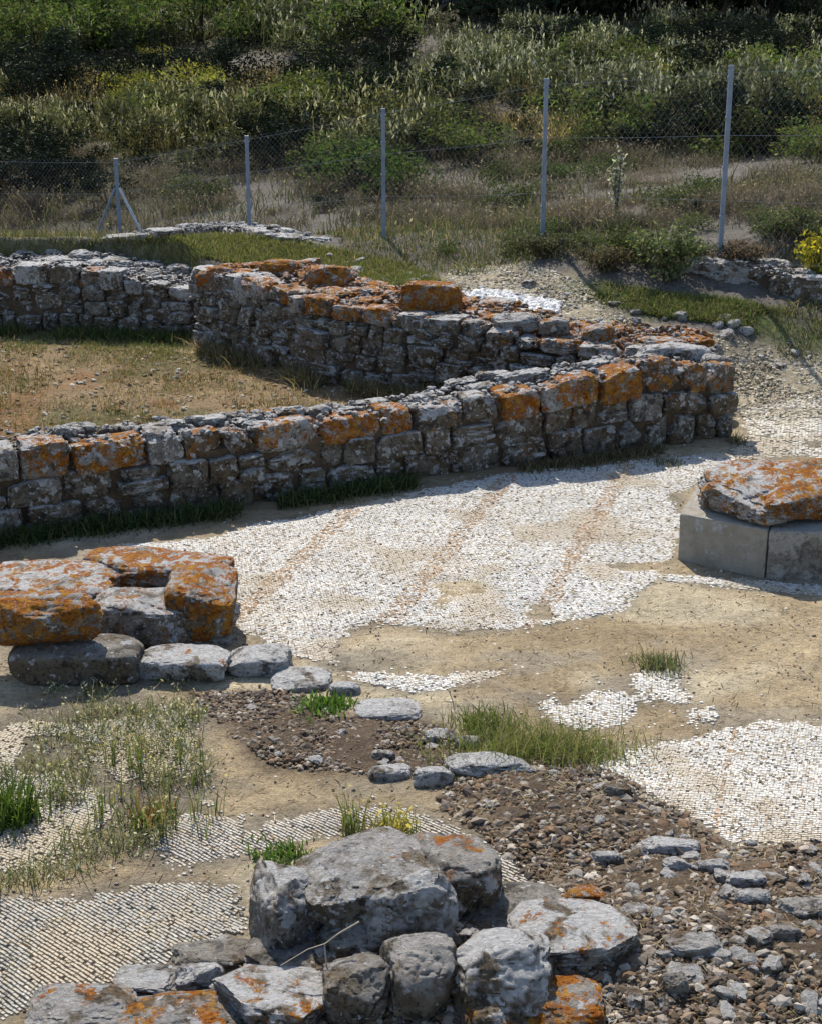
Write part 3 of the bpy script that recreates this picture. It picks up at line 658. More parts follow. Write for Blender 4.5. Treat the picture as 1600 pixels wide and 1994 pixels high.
# ------------------------------------------------------------------ mosaic floors of single tesserae
TILE_DIR = math.atan2(1.3, .38)          # direction of the red bands
def tesserae(k, size, ang, label, name='mosaic_floor', bands=(), erode=.0, dirt=0.0, seed=5, rowgap=.25, ugap=(.0, .09), colr=(.58, .565, .535), density=1.0, dz=.0, wob=.10):
    poly = ZW[k]; P = np.array(poly); r = np.random.default_rng(seed)
    c = P.mean(0); ca, sa = math.cos(ang), math.sin(ang)
    Q = (P - c) @ np.array([[ca, -sa], [sa, ca]])
    lo, hi = Q.min(0) - .35, Q.max(0) + .35
    us = np.arange(lo[0], hi[0], size); vs_ = np.arange(lo[1], hi[1], size * 1.04)
    U, V = np.meshgrid(us, vs_); U = U + (np.arange(len(vs_))[:, None] % 2) * size * .5 + r.normal(0, .10, U.shape) * size
    V = V + (n2(U.ravel(), V.ravel(), 1.3, 2, 3.).reshape(U.shape) - .5) * size * 2.2 + r.normal(0, .06, U.shape) * size
    u = U.ravel(); v = V.ravel()
    x = c[0] + u * ca - v * sa; y = c[1] + u * sa + v * ca
    d = poly_dist(x, y, poly); d = np.where(in_poly(x, y, poly), d, -d) + (n2(x, y, 3.0, 4, seed) - .5) * 2 * wob
    keep = (d > 0)
    wear = n2(x, y, 1.7, 4, 11.)
    keep &= wear < .72 - erode
    loose = (d < 0) & (d > -.35) & (r.random(len(x)) < .035 * np.exp(d / .09))
    keep &= r.random(len(x)) < density * (.995 - .5 * sst(.05, .0, d)) - .02
    keep |= loose
    ang = ang + np.where(loose, r.uniform(-.8, .8, len(x)), 0)
    hole = hole_mask(x, y)
    x, y, u, v, wear, ang, dd = x[keep], y[keep], u[keep], v[keep], wear[keep], ang[keep], d[keep]; n = len(x)
    z = gz(x, y) + .0075 + dz + r.normal(0, .0006, n) - .006 * sst(.5, .7, wear) - .0095 * hole[keep] - .0065 * sst(.16, .0, dd) * (n2(x, y, 7, 3, 2.) > .40)
    su = size * (1 - r.uniform(*ugap, n)) / 2; sv = size * 1.04 * (1 - rowgap - r.uniform(0, .08, n)) / 2
    a = ang + r.normal(0, .06, n); cx, sx = np.cos(a), np.sin(a)
    tx, ty = r.normal(0, .02, n), r.normal(0, .02, n)
    VV = np.zeros((n, 8, 3))
    for i, (i0, j0, top) in enumerate([(-1, -1, 0), (1, -1, 0), (1, 1, 0), (-1, 1, 0), (-1, -1, 1), (1, -1, 1), (1, 1, 1), (-1, 1, 1)]):
        uu, v2 = i0 * su * (.93 if top else 1), j0 * sv * (.93 if top else 1)
        VV[:, i, 0] = x + uu * cx - v2 * sx; VV[:, i, 1] = y + uu * sx + v2 * cx
        VV[:, i, 2] = z + (uu * tx + v2 * ty if top else -.016)
    fq = np.array([[4, 5, 6, 7], [0, 1, 5, 4], [1, 2, 6, 5], [2, 3, 7, 6], [3, 0, 4, 7]])
    F = (np.arange(n)[:, None, None] * 8 + fq[None]).reshape(-1, 4)
    base = np.array(colr)
    C = base * (1 + r.normal(0, .13, n))[:, None] * (.88 + .24 * n2(x, y, 5, 3, 31.))[:, None]
    C = np.where((r.random(n) < .18)[:, None], np.array([.40, .34, .26]) * (1 + r.normal(0, .15, n))[:, None], C)
    C = np.where((r.random(n) < .025)[:, None], np.array([.16, .14, .12]), C)
    blu = n2(x, y, 1.1, 2, 4.); C = C * (1 + (blu - .5)[:, None] * np.array([-.05, 0, .07]))
    dm = sst(.55 - dirt, .72 - dirt, n2(x, y, 2.3, 4, 21.)); C = C + (np.array([.44, .37, .27]) - C) * (dm * .7)[:, None]
    for off, half, cc in bands:
        bm = np.abs((x - off[0]) * math.sin(TILE_DIR) - (y - off[1]) * math.cos(TILE_DIR))
        b = (bm < half * (.6 + 1.2 * n2(x, y, 4, 2, 8.))) & (r.random(n) < .45)
        C = np.where(b[:, None], np.array(cc) * (1 + r.normal(0, .22, n))[:, None], C)
    C = np.clip(C, .02, .85)
    root = empty(name, (*c, 0)); tag(root, label, 'mosaic')
    o = obj('tesserae', mesh_q('tesserae', (VV.reshape(-1, 3) - np.array([*c, 0])), F, M_TESS, tint=np.repeat(C, 8, 0)), root); o['kind'] = 'stuff'
    return n
RED = (.40, .29, .195)
b1, b2, b3 = WZ(605, 1070)[:2], WZ(912, 1022)[:2], WZ(1150, 1025)[:2]
b0 = (b1[0] - 1.02, b1[1])
nt = 0
nt += tesserae(0, .0175, TILE_DIR - math.pi / 2, 'large white mosaic floor crossed by three rusty bands in the middle of the court', bands=[(b1, .055, RED), (b2, .055, RED), (b3, .055, RED)], dirt=.0, seed=5, erode=-.12)
nt += tesserae(1, .0175, .3, 'small ragged patches of white mosaic on the sand right of the grass clump', erode=.08, seed=6, wob=.07)
nt += tesserae(2, .0175, .3, 'tiniest scrap of white mosaic on the sand below the pier', seed=7, wob=.04)
nt += tesserae(3, .0155, .15, 'white mosaic patch running off the right edge above the rubble', seed=8, dirt=-.03, bands=[(WZ(1420, 1470)[:2], .012, RED)])
nt += tesserae(4, .0175, R(-42), 'striped cream mosaic in the lower left corner with diagonal rows', seed=9, rowgap=.36, ugap=(.0, .05), dirt=.08, colr=(.36, .34, .30), dz=.002)
nt += tesserae(5, .0175, R(-42), 'worn narrow strip of mosaic behind the foreground boulders', seed=10, rowgap=.36, ugap=(.0, .05), dirt=.08, colr=(.40, .375, .335), erode=.0, dz=.002)
nt += tesserae(6, .0165, R(-30), 'grass-grown mosaic at the left below the orange boulder', seed=12, rowgap=.16, dirt=.10, colr=(.42, .395, .35), erode=.12, density=.9)
nt += tesserae(7, .0175, .0, 'thin curved strip of mosaic along the foot of the pier', seed=13, wob=.03)
nt += tesserae(8, .030, .2, 'sunlit white pebble floor beyond the end of the long wall', seed=14, dirt=.02, erode=.0, density=.85, colr=(.60, .57, .50))

# ------------------------------------------------------------------ gravel and rubble
def scatter_world(polyw, n, r, bias=None):
    P = np.array(polyw); lo, hi = P.min(0), P.max(0); out = []
    got = 0
    while got < n:
        q = r.uniform(lo, hi, (n * 2, 2)); k = in_poly(q[:, 0], q[:, 1], polyw); q = q[k]; out.append(q); got += len(q)
    return np.concatenate(out)[:n]
def pebbles(name, label, xy, smin, smax, cols, seed, flat=.6, lift=.2):
    r = np.random.default_rng(seed); n = len(xy)
    g_ = (1 + 5 ** .5) / 2
    cubeV = np.array([(-1, g_, 0), (1, g_, 0), (-1, -g_, 0), (1, -g_, 0), (0, -1, g_), (0, 1, g_), (0, -1, -g_), (0, 1, -g_), (g_, 0, -1), (g_, 0, 1), (-g_, 0, -1), (-g_, 0, 1)], float) / 1.9
    fq = np.array([(0, 11, 5), (0, 5, 1), (0, 1, 7), (0, 7, 10), (0, 10, 11), (1, 5, 9), (5, 11, 4), (11, 10, 2), (10, 7, 6), (7, 1, 8), (3, 9, 4), (3, 4, 2), (3, 2, 6), (3, 6, 8), (3, 8, 9), (4, 9, 5), (2, 4, 11), (6, 2, 10), (8, 6, 7), (9, 8, 1)])
    s = np.exp(r.uniform(math.log(smin), math.log(smax), n))
    V = cubeV[None] * r.uniform(.6, 1.1, (n, 12, 3)) * (s[:, None] * np.array([1, .85, flat]) * r.uniform(.7, 1.2, (n, 3)))[:, None, :] * .6
    a = r.uniform(0, 6.28, n); ca, sa = np.cos(a)[:, None], np.sin(a)[:, None]; tl = r.normal(0, .3, n)[:, None]
    X, Y, Z = V[..., 0], V[..., 1], V[..., 2]; Z = Z + X * tl; X, Y = X * ca - Y * sa, X * sa + Y * ca
    z = gz(xy[:, 0], xy[:, 1]) + s * lift * flat
    V = np.stack([X + xy[:, 0:1], Y + xy[:, 1:2], Z + z[:, None]], -1)
    F = (np.arange(n)[:, None, None] * 12 + fq[None]).reshape(-1, 3)
    C = np.array(cols)[r.integers(0, len(cols), n)] * (1 + r.normal(0, .22, n))[:, None]
    return tag(obj(name, mesh_q(name, V.reshape(-1, 3), F, M_PEB, tint=np.repeat(np.clip(C, .02, .8), 12, 0))), label, name.replace('_', ' '), kind='stuff')
r = np.random.default_rng(77)
EARTHS = [(.13, .098, .07), (.19, .145, .10), (.09, .072, .06), (.32, .28, .23), (.17, .11, .068), (.21, .175, .145), (.11, .08, .055)]
PALES = [(.5, .47, .42), (.40, .36, .30), (.3, .25, .18), (.6, .58, .54)]
pebbles('gravel', 'dark gravel and clods in the lower right of the court', scatter_world([p for p in Z_HEAP], 27000, r), .006, .045, EARTHS, 3)
pebbles('gravel', 'dark soil clods left of the short stone row', scatter_world(Z_SOIL, 5200, r), .006, .045, EARTHS, 4)
pebbles('gravel', 'scattered grit on the sandy court', np.concatenate([scatter_world([(-3.5, 4.4), (3, 4.4), (3.6, 13), (-2, 10)], 9000, r)]), .003, .02, EARTHS + PALES, 5)
pebbles('rubble_debris', 'broken brown clods and stone splinters among the dark gravel', scatter_world([p for p in Z_HEAP], 1500, r), .03, .085, EARTHS + [(.36, .33, .29)], 23, flat=.55, lift=.1)
pebbles('gravel', 'pale gravel on the path behind the walls', scatter_world(Z_GRAVEL, 9000, r), .01, .05, [(.5, .44, .33), (.42, .36, .26), (.3, .25, .17), (.58, .54, .46)], 6)
pebbles('gravel', 'bleached white gravel patch behind the stepped wall', scatter_world(Z_WHITE, 3500, r), .02, .09, [(.78, .77, .75), (.7, .69, .67)], 7)
pebbles('gravel', 'crumbs of earth and stone inside the walled room', scatter_world(Z_ROOM, 4500, r), .015, .07, [(.3, .21, .12), (.36, .28, .18), (.22, .15, .09), (.45, .4, .33)], 8)

def rubble(polyw, n, smin, smax, marks, group, pale, orange, seed):
    random.seed(seed); r = np.random.default_rng(seed)
    for x, y in scatter_world(polyw, n, r):
        s = math.exp(random.uniform(math.log(smin), math.log(smax))); h = s * random.uniform(.35, .65)
        rd, pl = random.uniform(*orange), random.uniform(*pale); fl = h / s
        o = stone('loose_stone', random.choice(SMALL), (x, y, g1(x, y) + h * .10), (s, s * random.uniform(.55, .9), h), random.uniform(0, 6.28), (rd, random.uniform(0, .2), pl), None, .2)
        q = (math.log(s) - math.log(smin)) / (math.log(smax) - math.log(smin)); mp_ = (pale[0] + pale[1]) / 2
        m = min(marks, key=lambda k: math.hypot(k[0][0] - x, k[0][1] - y))[1]
        tag(o, '%s %s%s stone %s' % ('tiny' if q < .25 else 'small' if q < .5 else 'fair-sized' if q < .78 else 'large', 'flat ' if fl < .45 else 'chunky ' if fl > .57 else '', 'pale' if pl > max(.45, mp_) else 'grey' if pl > .15 else 'brown', m), 'stone', group)
def MK(*a): return [(WG(px, py)[:2], t) for px, py, t in a]
rubble(PW([(1240, 1640), (1640, 1640), (1660, 2010), (1180, 2010), (1150, 1860)]), 110, .03, .13, MK((1300, 1655, 'beside the flat white stone in the rubble'), (1455, 1715, 'beside the pale rounded stone in the rubble'), (1570, 1770, 'beside the grey flat stone at the right edge'), (1350, 1845, 'beside the long grey half-sunk stone'), (1230, 1880, 'beside the white-topped stone with the orange tip'), (1220, 1960, 'beside the orange streaked stone at the bottom'), (1310, 1920, 'beside the dull stone low in the rubble'), (1450, 1950, 'in the dark gravel at the bottom edge'), (1580, 1950, 'in the bottom right corner'), (1580, 1660, 'under the right mosaic at the right edge'), (1450, 1850, 'in the middle of the dark rubble')), 'rubble stones at the lower right', (-.8, .45), (-.1, .3), 61)
rubble(PW([(470, 1800), (640, 1780), (900, 1740), (1260, 1740), (1260, 2000), (330, 2000), (330, 1880)]), 34, .035, .11, MK((400, 1900, 'in the pile by the small white stone'), (560, 1870, 'in the pile under the upright grey stone'), (700, 1860, 'in the pile by the dry stalk'), (840, 1860, 'in the pile under the chipped pale stone'), (980, 1830, 'in the pile by the brown dome'), (1120, 1890, 'in the pile below the orange-tipped stone'), (960, 1980, 'at the bottom edge of the pile')), 'small stones in the foreground pile', (-.6, .9), (-.1, .5), 67)
rubble(PW([(880, 1540), (1100, 1490), (1250, 1560), (1340, 1640), (1100, 1740), (960, 1640)]), 40, .03, .08, MK((950, 1520, 'on the gravel heap below the white-topped slab'), (1080, 1510, 'on the gravel heap below the grass clump'), (1200, 1550, 'on the gravel heap beside the right mosaic'), (1000, 1620, 'on the gravel heap above the rounded boulder'), (1120, 1640, 'in the middle of the gravel heap'), (1280, 1630, 'on the gravel heap above the flat white stone'), (1090, 1720, 'on the gravel beside the rust-orange shard')), 'stones on the gravel heap', (-.8, .2), (-.1, .1), 62)
rubble(PW([(400, 1360), (560, 1360), (860, 1430), (830, 1500), (560, 1500)]), 30, .03, .09, MK((430, 1370, 'in the dark soil by the row of pale stones'), (560, 1370, 'in the dark soil by the white lozenge stone'), (700, 1420, 'in the dark soil below the white wedge stone'), (830, 1450, 'in the dark soil left of the grass clump'), (600, 1470, 'in the dark soil near the sandy patch'), (750, 1480, 'in the dark soil above the short stone row')), 'stones in the dark soil', (.1, .6), (-.1, .2), 63)
rubble(Z_ROOM, 25, .05, .14, MK((60, 680, 'on the room floor near the grey rubble wall'), (60, 790, 'on the room floor behind the left end of the long wall'), (300, 680, 'on the room floor by the gap between the rubble walls'), (350, 780, 'on the room floor behind the long wall'), (550, 740, 'on the room floor under the stepped wall')), 'fallen stones in the walled room', (.1, .5), (-.1, .2), 64)
rubble(far_poly([(900, 545), (1120, 560), (1600, 690), (1600, 740), (1440, 720), (1150, 630), (930, 605)]), 55, .06, .2, MK((950, 560, 'on the path behind the white gravel patch'), (1080, 590, 'on the path right of the white gravel patch'), (1200, 640, 'on the path below the green grass strip'), (1330, 660, 'on the path behind the end of the long wall'), (1480, 690, 'on the path right of the long wall'), (1580, 720, 'on the path at the right edge')), 'pale stones along the path', (.5, 1.0), (-.2, .15), 65)
rubble(far_poly([(640, 500), (760, 510), (880, 560), (780, 560), (650, 530)]), 20, .08, .24, MK((670, 510, 'behind the middle orange stone of the stepped wall'), (760, 525, 'on the bank behind the stepped wall'), (830, 555, 'behind the flat-topped orange stone of the stepped wall')), 'pale stones behind the stepped wall', (.5, 1.0), (.0, .4), 66)

# ------------------------------------------------------------------ plants
class Geo:
    def __init__(s): s.V = []; s.F = []; s.C = []; s.n = 0
    def add(s, V, F, C):
        s.V.append(V); s.F.append(F + s.n); s.C.append(C); s.n += len(V)
    def mesh(s, name, mats=None):
        return mesh_q(name, np.concatenate(s.V), np.concatenate(s.F), mats or M_LEAF, tint=np.concatenate(s.C), smooth=False)
def blades(g, base, h, lean, w, cols, r, droop=.5, tip=None):
    """curved tapering blades: three quads each"""
    n = len(base); az = r.uniform(0, 6.283, n); d = np.stack([np.cos(az), np.sin(az), np.zeros(n)], 1); pz = np.stack([-np.sin(az), np.cos(az), np.zeros(n)], 1)
    fa = r.uniform(0, 6.283, n); pz = np.stack([np.cos(fa), np.sin(fa), np.zeros(n)], 1)
    V = np.zeros((n, 8, 3)); ts = [0, .4, .75, 1.0]; ws = [1, .85, .55, .12]
    for i, (t, k) in enumerate(zip(ts, ws)):
        p = base + d * (lean * h * t ** 1.8)[:, None]; p[:, 2] += h * t * (1 - droop * lean * t * .6)
        V[:, 2 * i] = p - pz * (w * k)[:, None]; V[:, 2 * i + 1] = p + pz * (w * k)[:, None]
    fq = np.array([[0, 1, 3, 2], [2, 3, 5, 4], [4, 5, 7, 6]])
    F = (np.arange(n)[:, None, None] * 8 + fq[None]).reshape(-1, 4)
    C = np.repeat(cols, 8, 0).reshape(n, 8, 3).copy()
    if tip is not None: C[:, 4:] = C[:, 4:] * .3 + tip * .7
    g.add(V.reshape(-1, 3), F, C.reshape(-1, 3))
    return V[:, 6]
def leaves(g, c, size, cols, r, up=.3, asp=.5):
    n = len(c); a = r.normal(size=(n, 3)); a[:, 2] += up; a /= np.linalg.norm(a, axis=1)[:, None]
    b = np.cross(a, r.normal(size=(n, 3))); b /= np.linalg.norm(b, axis=1)[:, None]
    s = (size * r.uniform(.6, 1.3, n))[:, None]
    V = np.stack([c - a * s, c + b * s * asp - a * s * .1, c + a * s, c - b * s * asp - a * s * .1], 1)
    F = np.arange(n * 4).reshape(n, 4)
    g.add(V.reshape(-1, 3), F, np.repeat(cols, 4, 0))
def pick(cols, n, r, sd=.2):
    return np.clip(np.array(cols)[r.integers(0, len(cols), n)] * (1 + r.normal(0, sd, n))[:, None], .005, .8)
def tube(g, pts, rad, colr, k=5):
    pts = np.array(pts, float); V = []
    for i, p in enumerate(pts):
        d = pts[min(i + 1, len(pts) - 1)] - pts[max(i - 1, 0)]; d /= np.linalg.norm(d)
        e = np.cross(d, (.3, .9, .2)); e /= np.linalg.norm(e); f = np.cross(d, e)
        rr = rad[i] if hasattr(rad, '__len__') else rad
        for q in range(k): V.append(p + rr * (math.cos(6.2832 * q / k) * e + math.sin(6.2832 * q / k) * f))
    F = [(i * k + q, i * k + (q + 1) % k, (i + 1) * k + (q + 1) % k, (i + 1) * k + q) for i in range(len(pts) - 1) for q in range(k)]
    g.add(np.array(V), np.array(F), np.tile(colr, (len(V), 1)))

GREENS = [(.075, .11, .03), (.10, .14, .045), (.055, .085, .03), (.13, .15, .05)]
OLIVES = [(.075, .085, .038), (.105, .108, .05), (.055, .066, .034), (.125, .115, .06)]
DRIES = [(.30, .24, .13), (.38, .31, .18), (.22, .16, .09), (.18, .13, .09)]
GREYS = [(.09, .105, .07), (.12, .13, .09), (.065, .078, .055)]

# --- shrub meshes, shared by the plants on the hillside (metre-sized, leaf by leaf)
HDRY = [(.15, .125, .095), (.11, .09, .073), (.19, .16, .115), (.095, .075, .066), (.125, .105, .10)]
def shrub_mesh(seed, cols, nclump=9, nleaf=1500, size=.045, tall=.8, plume=0, dry=0, mat=None):
    r = np.random.default_rng(seed); g = Geo()
    cc = np.stack([r.uniform(-.62, .62, nclump), r.uniform(-.62, .62, nclump), r.uniform(.15, tall, nclump)], 1)
    rad = r.uniform(.2, .42, nclump)
    per = nleaf // nclump
    for k in range(nclump):
        d = r.normal(size=(per, 3)); d /= np.linalg.norm(d, axis=1)[:, None]
        p = cc[k] + d * (rad[k] * r.random(per) ** .4)[:, None] * (1, 1, .85)
        p = p[p[:, 2] > .0]
        tone = r.uniform(.75, 1.25)
        leaves(g, p, size, pick(cols, len(p), r) * tone, r, .5, .42)
    for k in range(nclump):
        tube(g, [(0, 0, -.1), cc[k] * (.5, .5, .6), cc[k]], [.022, .014, .006], (.12, .09, .06), 4)
    if plume:
        b = np.stack([r.uniform(-.7, .7, plume), r.uniform(-.7, .7, plume), r.uniform(.1, .5, plume)], 1)
        t = blades(g, b, r.uniform(.45, .95, plume) * tall, r.uniform(.05, .4, plume), np.full(plume, .007), pick(OLIVES, plume, r), r)
        # feathery heads
        for j in range(3):
            q = t + r.normal(0, .012, t.shape) - np.array([0, 0, .05]) * j
            leaves(g, q, .055, pick([(.30, .29, .23), (.42, .41, .35), (.22, .215, .16)], len(q), r), r, 2.5, .28)
    if dry:
        b = np.stack([r.normal(0, .35, dry), r.normal(0, .35, dry), np.full(dry, -.02)], 1)
        blades(g, b, r.uniform(.4, 1.0, dry) * tall, r.uniform(.1, .6, dry), np.full(dry, .007), pick(DRIES, dry, r), r)
    return g.mesh('scrub_bush', mat)
GREEN_SHRUBS = [shrub_mesh(400 + i, GREENS + OLIVES) for i in range(4)]
PLUME_SHRUBS = [shrub_mesh(420 + i, GREYS + OLIVES, nleaf=1500, plume=60) for i in range(4)]
DARK_SHRUBS = [shrub_mesh(440 + i, [(.022, .032, .015), (.034, .044, .022), (.018, .024, .020)], tall=1.0, mat=M_DARK_LEAF) for i in range(3)]  # near-black leaves paint in the slope's shaded hollows, besides real dark bushes
YELLOW_SHRUBS = [shrub_mesh(450 + i, [(.25, .25, .05), (.30, .28, .06), (.18, .19, .045)], tall=.75) for i in range(2)]
def dry_mesh(seed):
    r = np.random.default_rng(seed); g = Geo(); n = 420
    b = np.stack([r.normal(0, .33, n), r.normal(0, .33, n), np.full(n, -.03)], 1)
    t = blades(g, b, r.uniform(.35, 1.0, n) * .8, r.uniform(.1, .8, n), np.full(n, .006), pick(HDRY + OLIVES[:2], n, r), r)
    leaves(g, t[::2], .03, pick([(.30, .26, .19), (.22, .17, .13)], len(t[::2]), r), r, 1.5, .35)
    return g.mesh('dry_grass_tuft')
DRY_TUFTS = [dry_mesh(470 + i) for i in range(4)]
def plant(name, me, px, py, scale, label, cat, group=None, tint=(1, 1, 1), at=None, squash=1.0, sink=.05):
    p = WG(px, py) if at is None else at
    o = obj(name, me, None, (p[0], p[1], p[2] - sink)); o.scale = (scale, scale, scale * squash)
    o.rotation_euler = (0, 0, random.uniform(0, 6.28)); o.color = (*tint, 1)
    return tag(o, label, cat, group)

random.seed(5); rh = np.random.default_rng(5)
LB = {'green': ('scrub_bush', 'leafy olive green scrub bush on the hillside beyond the fence', 'bush', 'olive scrub bushes on the hillside'),
      'plume': ('plume_grass', 'grey-green clump with pale feathery plumes on the hillside', 'plume grass', 'plumed clumps on the hillside'),
      'dark': ('dark_shrub', 'dark shrub on the hillside, partly filling in for shade', 'shrub', 'dark evergreen shrubs on the hillside'),
      'yellow': ('yellow_bush', 'low yellow-green bush lit by the sun on the left of the hillside', 'bush', 'yellow-green bushes on the hillside'),
      'dry': ('dry_grass', 'dry straw-coloured grass tuft on the brown slope behind the fence', 'grass', 'dry grass tufts on the brown slope')}
KW = {'green': 'leafy olive bush', 'plume': 'clump with pale plumes', 'dark': 'dark shrub', 'yellow': 'yellow-green bush', 'dry': 'tuft of dry grass'}
POOL = {'green': GREEN_SHRUBS, 'plume': PLUME_SHRUBS, 'dark': DARK_SHRUBS, 'yellow': YELLOW_SHRUBS, 'dry': DRY_TUFTS}
def hill(kind, px, py, s, squash=1.0, tint=None):
    nm, lb, ct, gr = LB[kind]
    bx = [226, 481, 746, 1063, 1423]; od = ['braced', 'second', 'third', 'fourth', 'rightmost']
    k = min(range(5), key=lambda i: abs(px - bx[i]))
    wh = ('beyond the %s fence post' % od[k]) if abs(px - bx[k]) < 60 else ('%s of the %s fence post' % ('left' if px < bx[k] else 'right', od[k]))
    ht = 'at the hill top' if py < 75 else 'high on the hillside' if py < 180 else 'halfway up the hillside' if py < 290 else 'low on the slope'
    lb = '%s %s, %s, %s' % ('large' if s > 1.6 else 'small' if s < .85 else 'middling', KW[kind], ht, wh)
    t = tint or tuple(np.clip(rh.normal(1, .12), .7, 1.35) * np.array([rh.normal(1, .06), 1, rh.normal(1, .06)]))
    plant(nm, random.choice(POOL[kind]), px, py, s, lb, ct, gr, t, squash=squash)
# rows of scrub on the slope, as they show in the photograph
def band(kind, n, x0, x1, y0, y1, s0, s1, sq=(.8, 1.1), t=(1, 1, 1), tv=.15):
    for i in range(n):
        hill(kind, rh.uniform(x0, x1), rh.uniform(y0, y1), rh.uniform(s0, s1), rh.uniform(*sq), tuple(np.array(t) * rh.uniform(1 - tv, 1 + tv)))
band('dark', 34, 560, 1720, 8, 50, 2.2, 3.4, (.9, 1.2))
band('dark', 10, -80, 560, 8, 40, 1.6, 2.4)
band('green', 26, -80, 700, 20, 120, 1.5, 2.4, (.8, 1.0), (1.0, 1.1, .9), .3)
band('plume', 34, 780, 1700, 70, 180, .8, 1.35, (.75, 1.0), (1.35, 1.35, 1.3))
band('dark', 10, 1000, 1700, 95, 125, .8, 1.2, (.6, .8))
band('plume', 12, -80, 780, 60, 120, 1.0, 1.5)
band('dark', 16, -20, 740, 165, 215, 1.0, 1.6, (.7, .95)); band('dark', 16, -40, 1680, 130, 300, .6, 1.3, (.6, 1.0))  # dark shrubs filling in for a band of shadow
band('dark', 10, 900, 1700, 110, 190, .9, 1.5, (.7, .9))
band('plume', 34, -60, 800, 180, 325, .6, 1.2, (.7, 1.15), (1.1, 1.05, .9), .35)
band('green', 16, 240, 800, 180, 290, .9, 1.4, (.7, .9), (1.2, 1.2, .9))
band('green', 36, 740, 1700, 140, 320, .5, 1.4, (.6, 1.0), (1.1, 1.15, .95), .35)
band('plume', 18, 850, 1680, 160, 290, .9, 1.3, (.8, 1.0))
band('dark', 12, -40, 240, 320, 400, .6, 1.1, (.7, .9))
band('dark', 8, 440, 700, 240, 330, .6, 1.0, (.7, .9)); band('dark', 8, 800, 1500, 250, 310, .6, .9, (.5, .7))
band('dry', 40, -60, 1650, 150, 300, .8, 1.3, (.6, 1.0), (1.6, 1.4, 1.0), .3)
for x, y, s in ((412, 205, 1.2), (250, 200, .9), (380, 222, 1.2), (300, 130, .7), (1290, 170, .7), (640, 130, .6), (90, 250, .7), (1130, 220, .7), (850, 190, .8), (930, 160, .8), (735, 220, .7)): hill('yellow', x, y, s)
hill('green', 700, 376, 1.2, .8, (.75, .9, .75)); hill('green', 770, 380, .9, .8, (.75, .9, .75)); hill('green', 660, 335, 1.0, .8, (.9, 1, .9))
band('dark', 26, -60, 1680, 60, 300, .5, 1.5, (.6, 1.0)); band('green', 14, -40, 1650, 300, 420, .35, .7, (.5, .8), (.7, .8, .7), .3); band('dark', 12, -40, 1650, 290, 430, .3, .6, (.5, .8))
band('dry', 130, -60, 1680, 285, 450, .5, 1.0, (.35, .75), (1.05, 1.0, 1.08), .35)
band('green', 18, 800, 1650, 440, 505, .3, .55, (.5, .7), (.9, .95, .9))

# dark trees along the top of the slope
def tree_parts(seed):
    r = np.random.default_rng(seed); g = Geo(); t = Geo(); H = 6.0
    lean = r.normal(0, .25, 2); top = np.array([lean[0], lean[1], H * .82])
    tube(t, [(0, 0, -.3), top * (.3, .3, .4), top], [.20, .13, .04], (.11, .085, .06), 7)
    for k in range(15):
        f = r.uniform(.10, .95); b = top * f; a = r.uniform(0, 6.28); L = r.uniform(.9, 2.0) * (1.15 - .6 * f)
        e = b + np.array([math.cos(a) * L, math.sin(a) * L, r.uniform(.1, .8)])
        tube(t, [b, (b + e) / 2 + (0, 0, .1), e], [.05, .035, .012], (.11, .085, .06), 4)
        for c, q in ((e, .75), ((b + e) / 2, .6)):
            n = 330; d = r.normal(size=(n, 3)); d /= np.linalg.norm(d, axis=1)[:, None]
            p = c + d * (q * r.random(n) ** .4)[:, None] * (1, 1, .75); p = p[p[:, 2] > .05]
            leaves(g, p, .085, pick([(.028, .04, .018), (.04, .052, .026), (.02, .03, .016)], len(p), r) * r.uniform(.8, 1.2), r, .3, .42)
    return g.mesh('crown', M_DARK_LEAF), t.mesh('trunk', M_WOOD)
TP = [tree_parts(500 + i) for i in range(3)]
rt = random.Random(9)
for i, (px, Y) in enumerate([(560, 63), (690, 60), (800, 62), (900, 59), (1000, 61), (1110, 58), (1220, 60), (1330, 58), (1440, 60), (1550, 57), (1660, 59), (430, 66), (300, 68)]):
    x = (px - CX) / FPX * Y * 1.0; p = (x, Y, g1(x, Y))
    root = empty('dark_tree', p, rt.uniform(0, 6.28)); k = rt.uniform(.8, 1.1); root.scale = (k, k, k)
    bx_ = [(226, 'braced'), (481, 'second'), (746, 'third'), (1063, 'fourth'), (1423, 'rightmost')]
    nb_ = min(bx_, key=lambda q: abs(q[0] - px))
    tag(root, 'dark tree at the top of the slope, %s %s fence post, number of trees along' % ('right of the' if px > nb_[0] else 'left of the', nb_[1]) if False else 'shady dark tree at the top of the slope %s %s fence post' % ('right of the' if px > nb_[0] else 'left of the', nb_[1]), 'tree', 'dark trees along the top of the slope')
    c, t = TP[i % 3]; obj('crown', c, root); obj('trunk', t, root)

